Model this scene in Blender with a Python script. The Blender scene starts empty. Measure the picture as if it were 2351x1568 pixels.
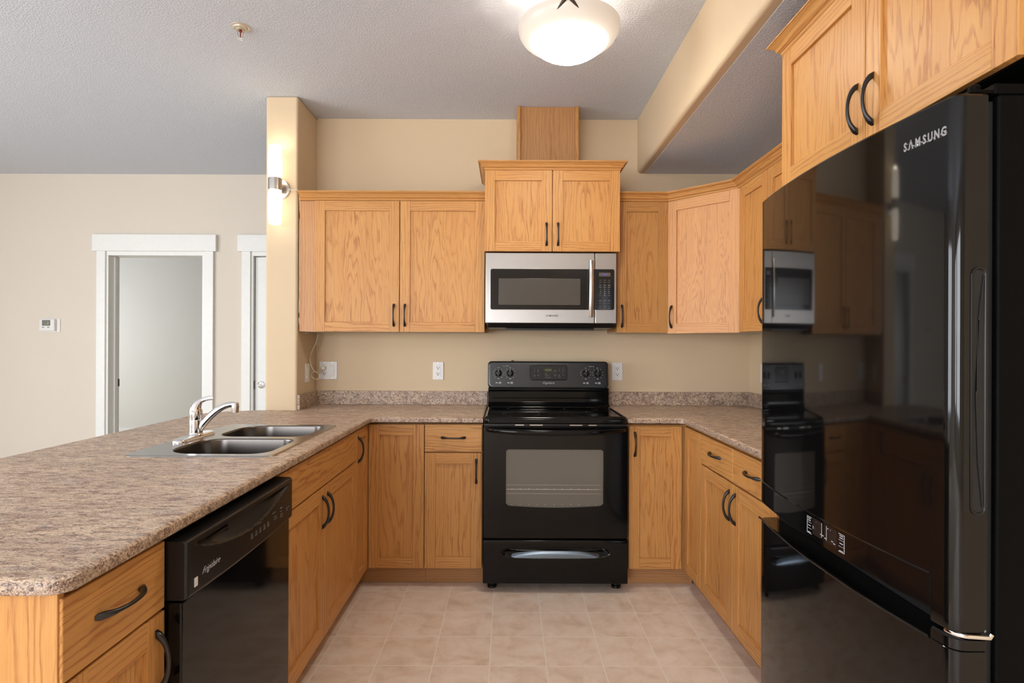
import bpy, math, random
from mathutils import Matrix, Vector
from mathutils.geometry import tessellate_polygon
random.seed(7)
SC = bpy.context.scene
COL = SC.collection
PI = math.pi

# ------------------------------------------------------------------ camera
cam_d = bpy.data.cameras.new('camera'); cam = bpy.data.objects.new('camera', cam_d); COL.objects.link(cam)
cam_d.sensor_width = 36.0; cam_d.lens = 1300 / 2351 * 36.0
cam_d.shift_x = (1175.5 - 1168) / 2351; cam_d.shift_y = -(784 - 790) / 2351
cam_d.clip_start = 0.02
cam.matrix_world = Matrix.Translation((0, 0, 1.303)) @ Matrix.Rotation(PI/2, 4, 'X') @ Matrix.Rotation(0.004, 4, 'Z')
SC.camera = cam
# ------------------------------------------------------------------ view, world
SC.view_settings.view_transform = 'Standard'; SC.view_settings.look = 'None'
SC.view_settings.gamma = 1.0; SC.view_settings.use_curve_mapping = False
SC.view_settings.exposure = 0.49
wd = bpy.data.worlds.new('daylight'); SC.world = wd; wd.use_nodes = True
wd.node_tree.nodes['Background'].inputs[0].default_value = (0.62, 0.76, 1.0, 1)
wd.node_tree.nodes['Background'].inputs[1].default_value = 1.2

def area(name, loc, rot, sx, sy, power, color):
    d = bpy.data.lights.new(name, 'AREA'); d.shape = 'RECTANGLE'; d.size = sx; d.size_y = sy
    d.energy = power; d.color = color
    o = bpy.data.objects.new(name, d); COL.objects.link(o); o.location = loc; o.rotation_euler = rot
    return o
# daylight entering through the windows of the living room and of the bedroom
area('daylight_rear', (-1.95, -3.93, 1.45), (PI/2-.3, 0, 0), 2.3, 1.8, 100, (0.93, 0.96, 1.0))
area('daylight_rear_left', (-4.3, -3.93, 1.45), (PI/2-.3, 0, 0), 1.4, 1.8, 55, (0.93, 0.96, 1.0))
area('daylight_left', (-5.33, 0.6, 1.45), (PI/2-.3, 0, -PI/2), 2.6, 1.8, 90, (0.93, 0.96, 1.0))
area('daylight_bedroom', (-6.93, 6.5, 1.5), (PI/2-.2, 0, -PI/2), 1.4, 1.2, 38, (0.97, 0.98, 1.0))

# ------------------------------------------------------------------ node helpers
def srgb(r, g, b):
    f = lambda c: (c/255/12.92) if c/255 <= .04045 else ((c/255+.055)/1.055)**2.4
    return (f(r), f(g), f(b), 1)
class NT:
    def __init__(s, name):
        s.m = bpy.data.materials.new(name); s.m.use_nodes = True
        s.t = s.m.node_tree; s.b = s.t.nodes['Principled BSDF']
    def n(s, typ, **kw):
        nd = s.t.nodes.new(typ)
        for k, v in kw.items():
            if k.startswith('i_'): nd.inputs[k[2:].replace('_', ' ')].default_value = v
            else: setattr(nd, k, v)
        return nd
    def l(s, a, b): s.t.links.new(a, b)
    def math(s, op, a, b=None):
        nd = s.t.nodes.new('ShaderNodeMath'); nd.operation = op
        for i, x in enumerate((a, b)):
            if x is None: continue
            if hasattr(x, 'links'): s.l(x, nd.inputs[i])
            else: nd.inputs[i].default_value = x
        return nd.outputs[0]
    def noise(s, vec, scale, detail=2, rough=.5, dist=0):
        nd = s.n('ShaderNodeTexNoise'); nd.inputs['Scale'].default_value = scale
        nd.inputs['Detail'].default_value = detail; nd.inputs['Roughness'].default_value = rough
        nd.inputs['Distortion'].default_value = dist
        s.l(vec, nd.inputs['Vector']); return nd.outputs[0]
    def vmul(s, vec, k):
        nd = s.t.nodes.new('ShaderNodeVectorMath'); nd.operation = 'MULTIPLY'
        s.l(vec, nd.inputs[0]); nd.inputs[1].default_value = k; return nd.outputs[0]
    def ramp(s, fac, stops):
        nd = s.t.nodes.new('ShaderNodeValToRGB'); cr = nd.color_ramp
        while len(cr.elements) < len(stops): cr.elements.new(.5)
        for e, (p, c) in zip(cr.elements, stops): e.position = p; e.color = c
        s.l(fac, nd.inputs[0]); return nd.outputs[0]
    def mix(s, fac, a, b, mode='MIX'):
        nd = s.t.nodes.new('ShaderNodeMix'); nd.data_type = 'RGBA'; nd.blend_type = mode
        for i, x in ((0, fac), (6, a), (7, b)):
            if hasattr(x, 'links'): s.l(x, nd.inputs[i])
            else: nd.inputs[i].default_value = x
        return nd.outputs[2]
    def bump(s, h, strength, dist):
        nd = s.t.nodes.new('ShaderNodeBump'); nd.inputs['Strength'].default_value = strength
        nd.inputs['Distance'].default_value = dist; s.l(h, nd.inputs['Height'])
        s.l(nd.outputs[0], s.b.inputs['Normal'])
    def pos(s):
        return s.n('ShaderNodeNewGeometry').outputs['Position']

def flat(name, col, rough=.5, metal=0, spec=.5, **kw):
    t = NT(name); b = t.b
    nz = t.noise(t.n('ShaderNodeTexCoord').outputs['Object'], kw.get('ns', 30), 2)
    c2 = tuple(min(1, c*.94) for c in col[:3]) + (1,)
    t.l(t.mix(nz, col, c2), b.inputs['Base Color'])
    b.inputs['Roughness'].default_value = rough; b.inputs['Metallic'].default_value = metal
    b.inputs['Specular IOR Level'].default_value = spec
    if 'coat' in kw: b.inputs['Coat Weight'].default_value = kw['coat']; b.inputs['Coat Roughness'].default_value = .03
    if 'aniso' in kw:
        b.inputs['Anisotropic'].default_value = kw['aniso']
        b.inputs['Anisotropic Rotation'].default_value = kw.get('arot', 0)
        tg = t.n('ShaderNodeTangent'); tg.direction_type = 'RADIAL'; tg.axis = kw.get('axis', 'Z')
        t.l(tg.outputs[0], b.inputs['Tangent'])
    if 'emit' in kw:
        b.inputs['Emission Color'].default_value = kw['emit']; b.inputs['Emission Strength'].default_value = kw['es']
    if 'bmp' in kw:
        t.bump(t.noise(t.n('ShaderNodeTexCoord').outputs['Object'], kw['bmp'], 3), kw.get('bs', .3), .002)
    return t.m

def oak():
    t = NT('oak'); b = t.b
    g = t.n('ShaderNodeAttribute', attribute_name='grain').outputs['Vector']
    at = t.n('ShaderNodeAttribute', attribute_name='wood').outputs['Vector']   # x = figure, y = tone, z = hue
    sp = t.n('ShaderNodeSeparateXYZ'); t.l(at, sp.inputs[0])
    gs = t.n('ShaderNodeSeparateXYZ'); t.l(g, gs.inputs[0])
    big = t.noise(t.vmul(g, (5.0, 5.0, 0.62)), 1.0, 4.0, .5, .1)
    wig = t.noise(t.vmul(g, (60, 60, 7)), 1.0, 4, .6)
    lin = t.math('MAXIMUM', t.math('SUBTRACT', 74.0, t.math('MULTIPLY', sp.outputs[0], 96.0)), 16.0)
    ph = t.math('ADD', t.math('MULTIPLY', t.math('ADD', gs.outputs[0], gs.outputs[1]), lin),
                t.math('MULTIPLY', big, t.math('ADD', t.math('MULTIPLY', sp.outputs[0], 32.0), 6.0)))
    ph = t.math('ADD', ph, t.math('MULTIPLY', wig, 1.3))
    saw = t.math('FRACT', ph)
    band = t.ramp(saw, [(0.0, (.1, .1, .1, 1)), (0.5, (0, 0, 0, 1)), (0.86, (1, 1, 1, 1)), (1.0, (.1, .1, .1, 1))])
    vary = t.ramp(t.noise(t.vmul(g, (14, 14, 1.2)), 1.0, 3, .6), [(.35, (.30, .30, .30, 1)), (.65, (.85, .85, .85, 1))])
    band = t.math('MULTIPLY', band, vary)
    por = t.noise(t.vmul(g, (520, 520, 10)), 1.0, 3, .65)
    pore = t.ramp(por, [(0.30, (1, 1, 1, 1)), (0.42, (.55, .55, .55, 1)), (0.54, (0, 0, 0, 1))])
    pore = t.math('MULTIPLY', pore, t.math('ADD', t.math('MULTIPLY', band, .9), .35))
    cloud = t.noise(t.vmul(g, (11, 11, 1.4)), 1.0, 3, .55)
    base = t.mix(cloud, srgb(210, 159, 96), srgb(197, 138, 74))
    dark = srgb(148, 84, 38)
    k = t.math('ADD', t.math('MULTIPLY', band, .70), t.math('MULTIPLY', pore, .55))
    k = t.math('MINIMUM', k, 1.0)
    c = t.mix(k, base, dark)
    c = t.mix(sp.outputs[2], c, t.mix(0.34, c, srgb(226, 176, 146)))
    tone = t.n('ShaderNodeHueSaturation'); t.l(c, tone.inputs['Color'])
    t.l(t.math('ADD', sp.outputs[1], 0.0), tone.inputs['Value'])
    t.l(tone.outputs[0], b.inputs['Base Color'])
    b.inputs['Roughness'].default_value = .42
    b.inputs['Specular IOR Level'].default_value = .35
    hb = t.math('ADD', t.math('MULTIPLY', pore, -.7), t.math('MULTIPLY', band, -.3))
    t.bump(hb, .18, .0008)
    return t.m

def laminate(name, sc, dk):
    t = NT(name); b = t.b; p = t.pos()
    S = lambda k: tuple(q*k for q in sc)
    a = t.noise(t.vmul(p, S(1)), 1.0, 9, .74, .4)
    c = t.ramp(a, [(.36, srgb(104, 80, 74)), (.43, srgb(160, 126, 108)), (.49, srgb(208, 178, 148)), (.55, srgb(236, 216, 190)), (.63, srgb(206, 164, 132))])
    big = t.noise(t.vmul(p, S(.22)), 1.0, 4, .6, .5)
    c = t.mix(t.ramp(big, [(.40, (0, 0, 0, 1)), (.62, (.85, .85, .85, 1))]), c, t.mix(.40, c, srgb(134, 100, 92)))
    big2 = t.noise(t.vmul(p, S(.3)), 1.3, 3, .6, .5)
    c = t.mix(t.ramp(big2, [(.52, (0, 0, 0, 1)), (.70, (.28, .28, .28, 1))]), c, srgb(198, 192, 188))
    n1 = t.noise(t.vmul(p, S(3.0)), 1.0, 5, .75, .3)
    c = t.mix(t.ramp(n1, [(.36, (1, 1, 1, 1)), (.40 + dk*.3, (.8, .8, .8, 1)), (.44 + dk*.3, (0, 0, 0, 1))]), c, srgb(70, 52, 50))
    n2 = t.noise(t.vmul(p, S(5.5)), 1.7, 4, .75)
    c = t.mix(t.ramp(n2, [(.40, (.75, .75, .75, 1)), (.50, (0, 0, 0, 1))]), c, srgb(104, 80, 70))
    n3 = t.noise(t.vmul(p, S(4.2)), 2.3, 3, .7)
    c = t.mix(t.ramp(n3, [(.54, (0, 0, 0, 1)), (.64, (.85, .85, .85, 1))]), c, srgb(240, 222, 200))
    if dk > 0: c = t.mix(dk, c, srgb(96, 78, 66))
    t.l(c, b.inputs['Base Color'])
    b.inputs['Roughness'].default_value = .42; b.inputs['Specular IOR Level'].default_value = .4
    return t.m

def tiles():
    t = NT('vinyl_tile'); b = t.b; p = t.pos()
    s = t.n('ShaderNodeSeparateXYZ'); t.l(p, s.inputs[0])
    def line(o, pitch, off):
        f = t.math('FRACT', t.math('DIVIDE', t.math('SUBTRACT', o, off), pitch))
        d = t.math('MINIMUM', f, t.math('SUBTRACT', 1.0, f))
        return t.math('MULTIPLY', d, pitch)
    dx = line(s.outputs[0], .231, .158 - 50*.231); dy = line(s.outputs[1], .2295, 2.98 - 50*.2295)
    d = t.math('MINIMUM', dx, dy)
    gr = t.ramp(t.math('MULTIPLY', d, 100), [(.13, (1, 1, 1, 1)), (.24, (0, 0, 0, 1))])
    # per-tile variation
    def cell(o, pitch, off): return t.math('FLOOR', t.math('DIVIDE', t.math('SUBTRACT', o, off), pitch))
    cb = t.n('ShaderNodeCombineXYZ'); t.l(cell(s.outputs[0], .231, .158 - 50*.231), cb.inputs[0]); t.l(cell(s.outputs[1], .2295, 2.98 - 50*.2295), cb.inputs[1])
    wn = t.n('ShaderNodeTexWhiteNoise'); t.l(cb.outputs[0], wn.inputs['Vector'])
    ad = t.n('ShaderNodeVectorMath', operation='ADD'); t.l(p, ad.inputs[0])
    m2 = t.n('ShaderNodeVectorMath', operation='SCALE'); t.l(wn.outputs['Color'], m2.inputs[0]); m2.inputs['Scale'].default_value = 7
    t.l(m2.outputs[0], ad.inputs[1])
    n = t.noise(ad.outputs[0], 9.0, 5, .62, .5)
    c = t.ramp(n, [(.3, srgb(219, 195, 174)), (.5, srgb(237, 218, 201)), (.7, srgb(245, 231, 218))])
    c = t.mix(gr, c, srgb(248, 241, 230))
    t.l(c, b.inputs['Base Color'])
    b.inputs['Roughness'].default_value = .38; b.inputs['Specular IOR Level'].default_value = .35
    t.bump(t.math('SUBTRACT', t.math('MULTIPLY', n, .3), gr), .25, .001)
    return t.m

def paint(name, col, scale=260, st=.12):
    t = NT(name); b = t.b; p = t.pos()
    b.inputs['Roughness'].default_value = .65; b.inputs['Specular IOR Level'].default_value = .3
    n = t.noise(p, 3, 2)
    t.l(t.mix(n, col, tuple(c*.97 for c in col[:3])+(1,)), b.inputs['Base Color'])
    t.bump(t.noise(p, scale, 2), st, .001)
    return t.m

def stipple():
    t = NT('stippled_ceiling'); b = t.b; p = t.pos()
    b.inputs['Roughness'].default_value = .7; b.inputs['Specular IOR Level'].default_value = .35
    a = t.noise(p, 120, 4, .6, .4); a2 = t.noise(p, 260, 2, .6)
    h = t.math('ADD', t.ramp(a, [(.40, (0, 0, 0, 1)), (.62, (1, 1, 1, 1))]), t.math('MULTIPLY', a2, .5))
    t.l(t.mix(a, srgb(208, 213, 223), srgb(220, 225, 234)), b.inputs['Base Color'])
    t.bump(h, .55, .004)
    return t.m

def lamp_glass(name, col, s0, s1, rim):
    # frosted lamp glass; brighter where the bulb sits behind it (object-space height)
    t = NT(name); b = t.b
    b.inputs['Base Color'].default_value = (.55, .48, .42, 1); b.inputs['Roughness'].default_value = .3
    p = t.n('ShaderNodeTexCoord').outputs['Object']
    s = t.n('ShaderNodeSeparateXYZ'); t.l(p, s.inputs[0])
    r = t.math('SQRT', t.math('ADD', t.math('MULTIPLY', s.outputs[0], s.outputs[0]), t.math('MULTIPLY', s.outputs[1], s.outputs[1])))
    f = t.ramp(t.math('DIVIDE', r, rim), [(.42, (1, 1, 1, 1)), (.66, (.035, .035, .035, 1)), (.80, (.006, .006, .006, 1)), (1, (.0, .0, .0, 1))])
    st = t.math('ADD', t.math('MULTIPLY', f, s1 - s0), s0)
    mot = t.noise(p, 25, 3)
    t.l(t.mix(mot, col, tuple(min(1, c*1.08) for c in col[:3])+(1,)), b.inputs['Emission Color'])
    t.l(st, b.inputs['Emission Strength'])
    return t.m

OAK = oak()
LAMT = laminate('laminate_top', (20, 56, 56), .0)
LAME = laminate('laminate_edge', (50, 50, 50), .16)
TILE = tiles()
WALL = paint('beige_paint', srgb(214, 192, 160))
WALLR = paint('cream_paint_far', srgb(221, 211, 197))
BEDW = paint('grey_white_paint', srgb(222, 220, 212))
CEIL = stipple()
TRIM = flat('white_trim_paint', srgb(238, 238, 234), .35)
BLK = flat('black_gloss_enamel', (.0035, .0034, .0034, 1), .07, spec=.28)
BLK2 = flat('black_satin', (.007, .007, .007, 1), .32, spec=.4)
BLKT = flat('black_textured_side', (.0025, .0025, .0025, 1), .45, spec=.06, bmp=400, bs=.3)
FRG = flat('black_fridge_gloss', (.0035, .0033, .0033, 1), .055, spec=.42)
BLKG = flat('black_ceramic_glass', (.003, .003, .003, 1), .04, spec=.45)
RNG = flat('charcoal_control_panel', (.012, .0135, .016, 1), .22, spec=.6)
GLS = flat('oven_window_reflection', (.15, .138, .115, 1), .10, spec=.5)  # grey of the reflected wall and oven interior put into the base colour
HND = flat('oil_rubbed_pull', (.012, .010, .010, 1), .30, spec=.55)
STL = flat('brushed_stainless', (.36, .335, .31, 1), .32, 1.0, aniso=.7, arot=0)
SNK = flat('sink_stainless', (.46, .445, .42, 1), .26, 1.0)
BAS = flat('sink_basin_steel', (.17, .152, .138, 1), .26, 1.0)
CHR = flat('chrome', (.86, .86, .87, 1), .06, 1.0)
NIC = flat('brushed_nickel', (.58, .54, .50, 1), .3, 1.0)
WPL = flat('white_plastic', srgb(232, 230, 226), .35)
DRK = flat('dark_slot', (.008, .008, .008, 1), .6)
INK = flat('white_legend_ink', srgb(196, 198, 204), .5)
INK2 = flat('grey_legend_ink', srgb(112, 114, 118), .5)
CORD = flat('cream_cord', srgb(228, 218, 196), .45)
LCD = flat('lcd_grey', srgb(140, 145, 125), .3)
BRZ = flat('antique_bronze', (.09, .07, .055, 1), .38, .7)
UND = flat('cabinet_underside', srgb(196, 186, 170), .6)
RED = flat('sprinkler_red_bulb', srgb(120, 40, 15), .2)
CARP = flat('beige_carpet', srgb(215, 204, 188), .95, bmp=220, bs=.8)

# ------------------------------------------------------------------ mesh builder
W = {}
def frame(x, y, z=0, deg=0): return Matrix.Translation((x, y, z)) @ Matrix.Rotation(math.radians(deg), 4, 'Z')
I4 = Matrix.Identity(4)
class MB:
    def __init__(s): s.v = []; s.f = []; s.mi = []; s.g = []; s.w = []
    def _add(s, vs, fs, mi=0, ax=2, fig=.3, tone=None, hue=0.0, gv=None):
        n = len(s.v); off = (random.uniform(0, 9), random.uniform(0, 9), random.uniform(0, 40))
        tn = random.uniform(.965, 1.03) if tone is None else tone
        for i, p in enumerate(vs):
            s.v.append(Vector(p))
            q = gv[i] if gv else ((p[1], p[2], p[0]) if ax == 0 else (p[0], p[2], p[1]) if ax == 1 else (p[0], p[1], p[2]))
            s.g.append((q[0]+off[0], q[1]+off[1], q[2]+off[2])); s.w.append((fig, tn, hue))
        for f in fs: s.f.append([i+n for i in f]); s.mi.append(mi)
    def box(s, x0, x1, y0, y1, z0, z1, **k):
        vs = [(x, y, z) for z in (z0, z1) for y in (y0, y1) for x in (x0, x1)]
        s._add(vs, [(0, 2, 3, 1), (4, 5, 7, 6), (0, 1, 5, 4), (2, 6, 7, 3), (0, 4, 6, 2), (1, 3, 7, 5)], **k); return s
    def prism(s, poly, z0, z1, **k):       # poly CCW in xy
        n = len(poly); vs = [(x, y, z0) for x, y in poly] + [(x, y, z1) for x, y in poly]
        fs = [tuple(range(n-1, -1, -1)), tuple(range(n, 2*n))] + [(i, (i+1) % n, n+(i+1) % n, n+i) for i in range(n)]
        s._add(vs, fs, **k); return s
    def extr(s, poly, axis, a0, a1, **k):  # poly in the plane across axis ('x': (y,z), 'y': (x,z))
        n = len(poly)
        mk = (lambda a, p: (a, p[0], p[1])) if axis == 'x' else (lambda a, p: (p[0], a, p[1]))
        vs = [mk(a0, p) for p in poly] + [mk(a1, p) for p in poly]
        fs = [tuple(range(n-1, -1, -1)), tuple(range(n, 2*n))] + [(i, (i+1) % n, n+(i+1) % n, n+i) for i in range(n)]
        s._add(vs, fs, **k); return s
    def loft(s, rings, closed=True, cap=(True, True), **k):
        m = len(rings[0]); vs = [p for r in rings for p in r]; fs = []
        for i in range(len(rings)-1):
            for j in range(m if closed else m-1):
                a, b = i*m+j, i*m+(j+1) % m; fs.append((a, b, b+m, a+m))
        if closed and cap[0]: fs.append(tuple(range(m-1, -1, -1)))
        if closed and cap[1]: fs.append(tuple(range((len(rings)-1)*m, len(rings)*m)))
        s._add(vs, fs, **k); return s
    def tube(s, pts, rad, seg=12, up=(0, 0, 1), **k):
        pts = [Vector(p) for p in pts]; n = len(pts); rings = []
        for i, p in enumerate(pts):
            d = (pts[min(i+1, n-1)] - pts[max(i-1, 0)]).normalized()
            u = Vector(up); a = d.cross(u)
            if a.length < 1e-3: a = d.cross(Vector((1, 0, 0)))
            a.normalize(); b = a.cross(d).normalized()
            r = rad[i] if isinstance(rad, (list, tuple)) else rad
            ra, rb = r if isinstance(r, (list, tuple)) else (r, r)
            rings.append([p + a*(ra*math.cos(2*PI*j/seg)) + b*(rb*math.sin(2*PI*j/seg)) for j in range(seg)])
        return s.loft(rings, **k)
    def lathe(s, prof, c=(0, 0, 0), axis='z', seg=32, cap=(True, True), flute=None, **k):
        rings = []
        for r, h in prof:
            ring = []
            for j in range(seg):
                a = 2*PI*j/seg; rr = r*(1 + (flute(a, r) if flute else 0))
                x, y = rr*math.cos(a), rr*math.sin(a)
                ring.append({'z': (c[0]+x, c[1]+y, c[2]+h), 'y': (c[0]+x, c[1]+h, c[2]+y), 'x': (c[0]+h, c[1]+x, c[2]+y)}[axis])
            rings.append(ring)
        return s.loft(rings, cap=cap, **k)
    def holed(s, outer, holes, z, flip=False, **k):
        loops = [outer] + holes; vs = [(x, y, z) for lp in loops for x, y in lp]
        tr = tessellate_polygon([[Vector((x, y, 0)) for x, y in lp] for lp in loops])
        fs = []
        for t in tr:
            a, b, c = (Vector(vs[i]) for i in t)
            up = (b-a).cross(c-a).z > 0
            fs.append(tuple(t) if up != flip else tuple(reversed(t)))
        s._add(vs, fs, **k); return s
    def build(s, name, mats, parent=None, M=I4, loc=None, bev=0, seg=2, ang=38, label=None, smooth=True):
        mats = mats if isinstance(mats, (list, tuple)) else [mats]
        me = bpy.data.meshes.new(name)
        base = W[parent] if parent else Matrix.Translation(loc or (0, 0, 0))
        T = base.inverted() @ M
        me.from_pydata([T @ p for p in s.v], [], s.f)
        for m in mats: me.materials.append(m)
        if len(mats) > 1: me.polygons.foreach_set('material_index', s.mi)
        if OAK in mats:
            a = me.attributes.new('grain', 'FLOAT_VECTOR', 'POINT'); a.data.foreach_set('vector', [c for g in s.g for c in g])
            a = me.attributes.new('wood', 'FLOAT_VECTOR', 'POINT'); a.data.foreach_set('vector', [c for g in s.w for c in g])
        if smooth:
            me.polygons.foreach_set('use_smooth', [True]*len(me.polygons)); me.set_sharp_from_angle(angle=math.radians(ang))
        me.validate(); me.update()
        o = bpy.data.objects.new(name, me); COL.objects.link(o)
        if parent: o.parent = parent
        else: o.matrix_world = base
        W[o] = base
        if label: o['label'] = label
        if bev:
            md = o.modifiers.new('bevel', 'BEVEL'); md.width = bev; md.segments = seg; md.limit_method = 'ANGLE'
            md.angle_limit = math.radians(40); md.harden_normals = False
        if smooth:
            wm = o.modifiers.new('weighted_normal', 'WEIGHTED_NORMAL'); wm.keep_sharp = True; wm.weight = 90
        return o
def clusters(mb, name, mats, parent, M=I4, gap=.012):
    # split separate printed marks into objects of their own
    isl = []
    for f, m in zip(mb.f, mb.mi):
        hit = [q for q in isl if any(i in q[0] for i in f)]
        new = (set(f), [f])
        for q in hit: new[0].update(q[0]); new[1].extend(q[1]); isl.remove(q)
        isl.append(new)
    bb = []
    for vs_, fs_ in isl:
        P = [mb.v[i] for i in vs_]
        bb.append([[min(p[k] for p in P) for k in range(3)], [max(p[k] for p in P) for k in range(3)], fs_])
    ch = True
    while ch:
        ch = False
        for i in range(len(bb)):
            for j in range(i+1, len(bb)):
                a, b = bb[i], bb[j]
                if all(a[0][k]-gap <= b[1][k] and b[0][k]-gap <= a[1][k] for k in range(3)):
                    bb[i] = [[min(a[0][k], b[0][k]) for k in range(3)], [max(a[1][k], b[1][k]) for k in range(3)], a[2]+b[2]]
                    bb.pop(j); ch = True; break
            if ch: break
    for lo, hi, fs_ in bb:
        ids = sorted({i for f in fs_ for i in f}); mp = {o: n for n, o in enumerate(ids)}
        m2 = MB(); m2._add([tuple(mb.v[i]) for i in ids], [tuple(mp[i] for i in f) for f in fs_]); m2.build(name, mats, parent, M)
def thing(name, label, cat, x, y, z=0, deg=0, group=None):
    o = bpy.data.objects.new(name, None); COL.objects.link(o); o.empty_display_size = .1
    M = frame(x, y, z, deg); o.matrix_world = M; W[o] = M
    o['label'] = label; o['category'] = cat
    if group: o['group'] = group
    return o
def tag(o, label, cat, group=None):
    o['label'] = label; o['category'] = cat
    if group: o['group'] = group
    return o
def struct(o): o['kind'] = 'structure'; return o
def text(parent, name, s, size, M, mat, ext=.0004, shear=0, off=0, space=1.0, align='CENTER', wx=1.0):
    cu = bpy.data.curves.new(name, 'FONT'); cu.body = s; cu.size = size; cu.extrude = ext; cu.shear = shear
    cu.offset = off; cu.space_character = space; cu.align_x = align; cu.align_y = 'CENTER'; cu.resolution_u = 3
    t = bpy.data.objects.new('tmp', cu); COL.objects.link(t)
    bpy.context.view_layer.update()
    me = bpy.data.meshes.new_from_object(t.evaluated_get(bpy.context.evaluated_depsgraph_get()))
    bpy.data.objects.remove(t); bpy.data.curves.remove(cu)
    me.name = name; me.transform(W[parent].inverted() @ M @ Matrix.Diagonal((wx, 1, 1, 1)))
    me.materials.clear(); me.materials.append(mat)
    o = bpy.data.objects.new(name, me); COL.objects.link(o); o.parent = parent; W[o] = W[parent]
    return o
def face(x, y, z, deg):   # text frame standing upright on a front that faces local -y, rotated by deg
    return Matrix.Translation((x, y, z)) @ Matrix.Rotation(math.radians(deg), 4, 'Z') @ Matrix.Rotation(PI/2, 4, 'X')
def rrect(x0, x1, y0, y1, r, n=6):
    rs = r if isinstance(r, (list, tuple)) else [r]*4
    out = []
    for (cx, cy, a0), q in zip(((x1, y1, 0), (x0, y1, 90), (x0, y0, 180), (x1, y0, 270)), rs):
        ox = cx - q if cx == x1 else cx + q; oy = cy - q if cy == y1 else cy + q
        for i in range(n+1):
            a = math.radians(a0 + 90*i/n); out.append((ox + q*math.cos(a), oy + q*math.sin(a)))
    return out
def offset(poly, d):      # inward offset of a CCW polygon
    n = len(poly); out = []
    for i in range(n):
        p0, p1, p2 = Vector(poly[i-1]), Vector(poly[i]), Vector(poly[(i+1) % n])
        a = (p1-p0).normalized(); b = (p2-p1).normalized()
        na, nb = Vector((-a.y, a.x)), Vector((-b.y, b.x))
        m = na + nb; k = max(.3, 1 + na.dot(nb))
        out.append(tuple(p1 + m*(d/k)))
    return out
def slab(mb, poly, z0, z1, rt, rb, holes=(), mt=0, me_=1):
    rings = []
    for i in range(4):
        a = PI/2*i/3; rings.append((rb*(1-math.sin(a)), z0 + rb*(1-math.cos(a))))
    for i in range(6):
        a = PI/2*i/5; rings.append((rt*(1-math.cos(a)), z1 - rt + rt*math.sin(a)))
    R = [[(x, y, z) for x, y in offset(poly, d)] for d, z in rings]
    mb.loft(R[:-3], cap=(False, False), mi=me_); mb.loft(R[-4:], cap=(False, False), mi=mt)
    mb.holed([p[:2] for p in R[-1]], list(holes), z1, mi=mt)
    mb.holed([p[:2] for p in R[0]], list(holes), z0, flip=True, mi=me_)
    for h in holes:
        mb.loft([[(x, y, z) for x, y in h] for z in (z1, z0)], cap=(False, False), mi=me_)
def sweep(mb, prof, path, closed=False, **k):   # prof: (out, z); path: xy points, out = right-hand side of travel
    n = len(path); P = [Vector(p) for p in path]; rings = []; run = 0
    for i in range(n):
        a = (P[i]-P[i-1]).normalized() if i > 0 else None
        b = (P[i+1]-P[i]).normalized() if i < n-1 else None
        if i: run += (P[i]-P[i-1]).length
        a = a or b; b = b or a
        na, nb = Vector((a.y, -a.x)), Vector((b.y, -b.x)); m = (na+nb)/(1+na.dot(nb))
        rings.append([(P[i].x + m.x*o, P[i].y + m.y*o, z) for o, z in prof])
    for i in range(n-1):   # each straight length is its own board (mitred ends)
        L = (P[i+1]-P[i]).length; m = len(prof)
        gv = [(j*.012, 0, 0) for j in range(m)] + [(j*.012, 0, L) for j in range(m)]
        mb._add(rings[i] + rings[i+1], [(j, j+m, (j+1) % m + m, (j+1) % m) for j in range(m)] + [tuple(range(m)), tuple(range(2*m-1, m-1, -1))], gv=gv, **k)

# ------------------------------------------------------------------ room shell
CZ = 2.743
struct(MB().box(-1.42, 1.66, -4.0, 3.75, -.1, 0).build('floor', TILE))
struct(MB().box(-5.4, -1.42, -4.0, 4.84, -.1, 0).box(-1.42, 1.66, 3.75, 4.84, -.1, 0).build('floor_living', CARP))
struct(MB().box(-7.0, -1.0, 4.84, 8.0, -.1, 0).build('floor_bedroom', CARP))
struct(MB().box(-7.1, 1.8, -4.15, 8.1, CZ, CZ+.1).build('ceiling', CEIL))
struct(MB().box(-1.235, 1.66, 3.63, 3.75, 0, CZ).build('wall_back', WALL))
struct(MB().box(-1.42, -1.235, 3.30, 3.75, 0, CZ).build('wall_partition', WALL, bev=.012, seg=4))
struct(MB().box(1.547, 1.66, -4.0, 3.63, 0, CZ).build('wall_right', WALL))
struct(MB().box(1.54, 1.66, 3.75, 4.84, 0, CZ).build('wall_corridor', WALL))
# far living-room wall with an open doorway and a closed door
D1, D2, DT = (-3.436, -2.599), (-2.20, -1.37), 2.065
w = MB(); Y0, Y1 = 4.84, 4.96
w.box(-5.4, D1[0], Y0, Y1, 0, CZ).box(D1[0], D1[1], Y0, Y1, DT, CZ).box(D1[1], D2[0], Y0, Y1, 0, CZ)
w.box(D2[0], D2[1], Y0, Y1, DT, CZ).box(D2[1], 1.66, Y0, Y1, 0, CZ)
struct(w.build('wall_far', WALLR))
def wall_open(name, axis, c0, c1, a0, a1, wins, z0, z1, mat):
    w = MB()
    def bx(a, b, za, zb):
        if b - a < .001: return
        if axis == 'y': w.box(a, b, c0, c1, za, zb)
        else: w.box(c0, c1, a, b, za, zb)
    cur = a0
    for (p, q) in wins: bx(cur, p, 0, CZ); bx(p, q, 0, z0); bx(p, q, z1, CZ); cur = q
    bx(cur, a1, 0, CZ); return struct(w.build(name, mat))
wall_open('wall_rear', 'y', -4.12, -4.0, -5.4, 1.66, [(-5.0, -3.6), (-3.1, -.8)], .5, 2.4, WALLR)
wall_open('wall_left', 'x', -5.52, -5.4, -4.12, 4.96, [(-.7, 1.9)], .5, 2.4, WALLR)
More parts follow.
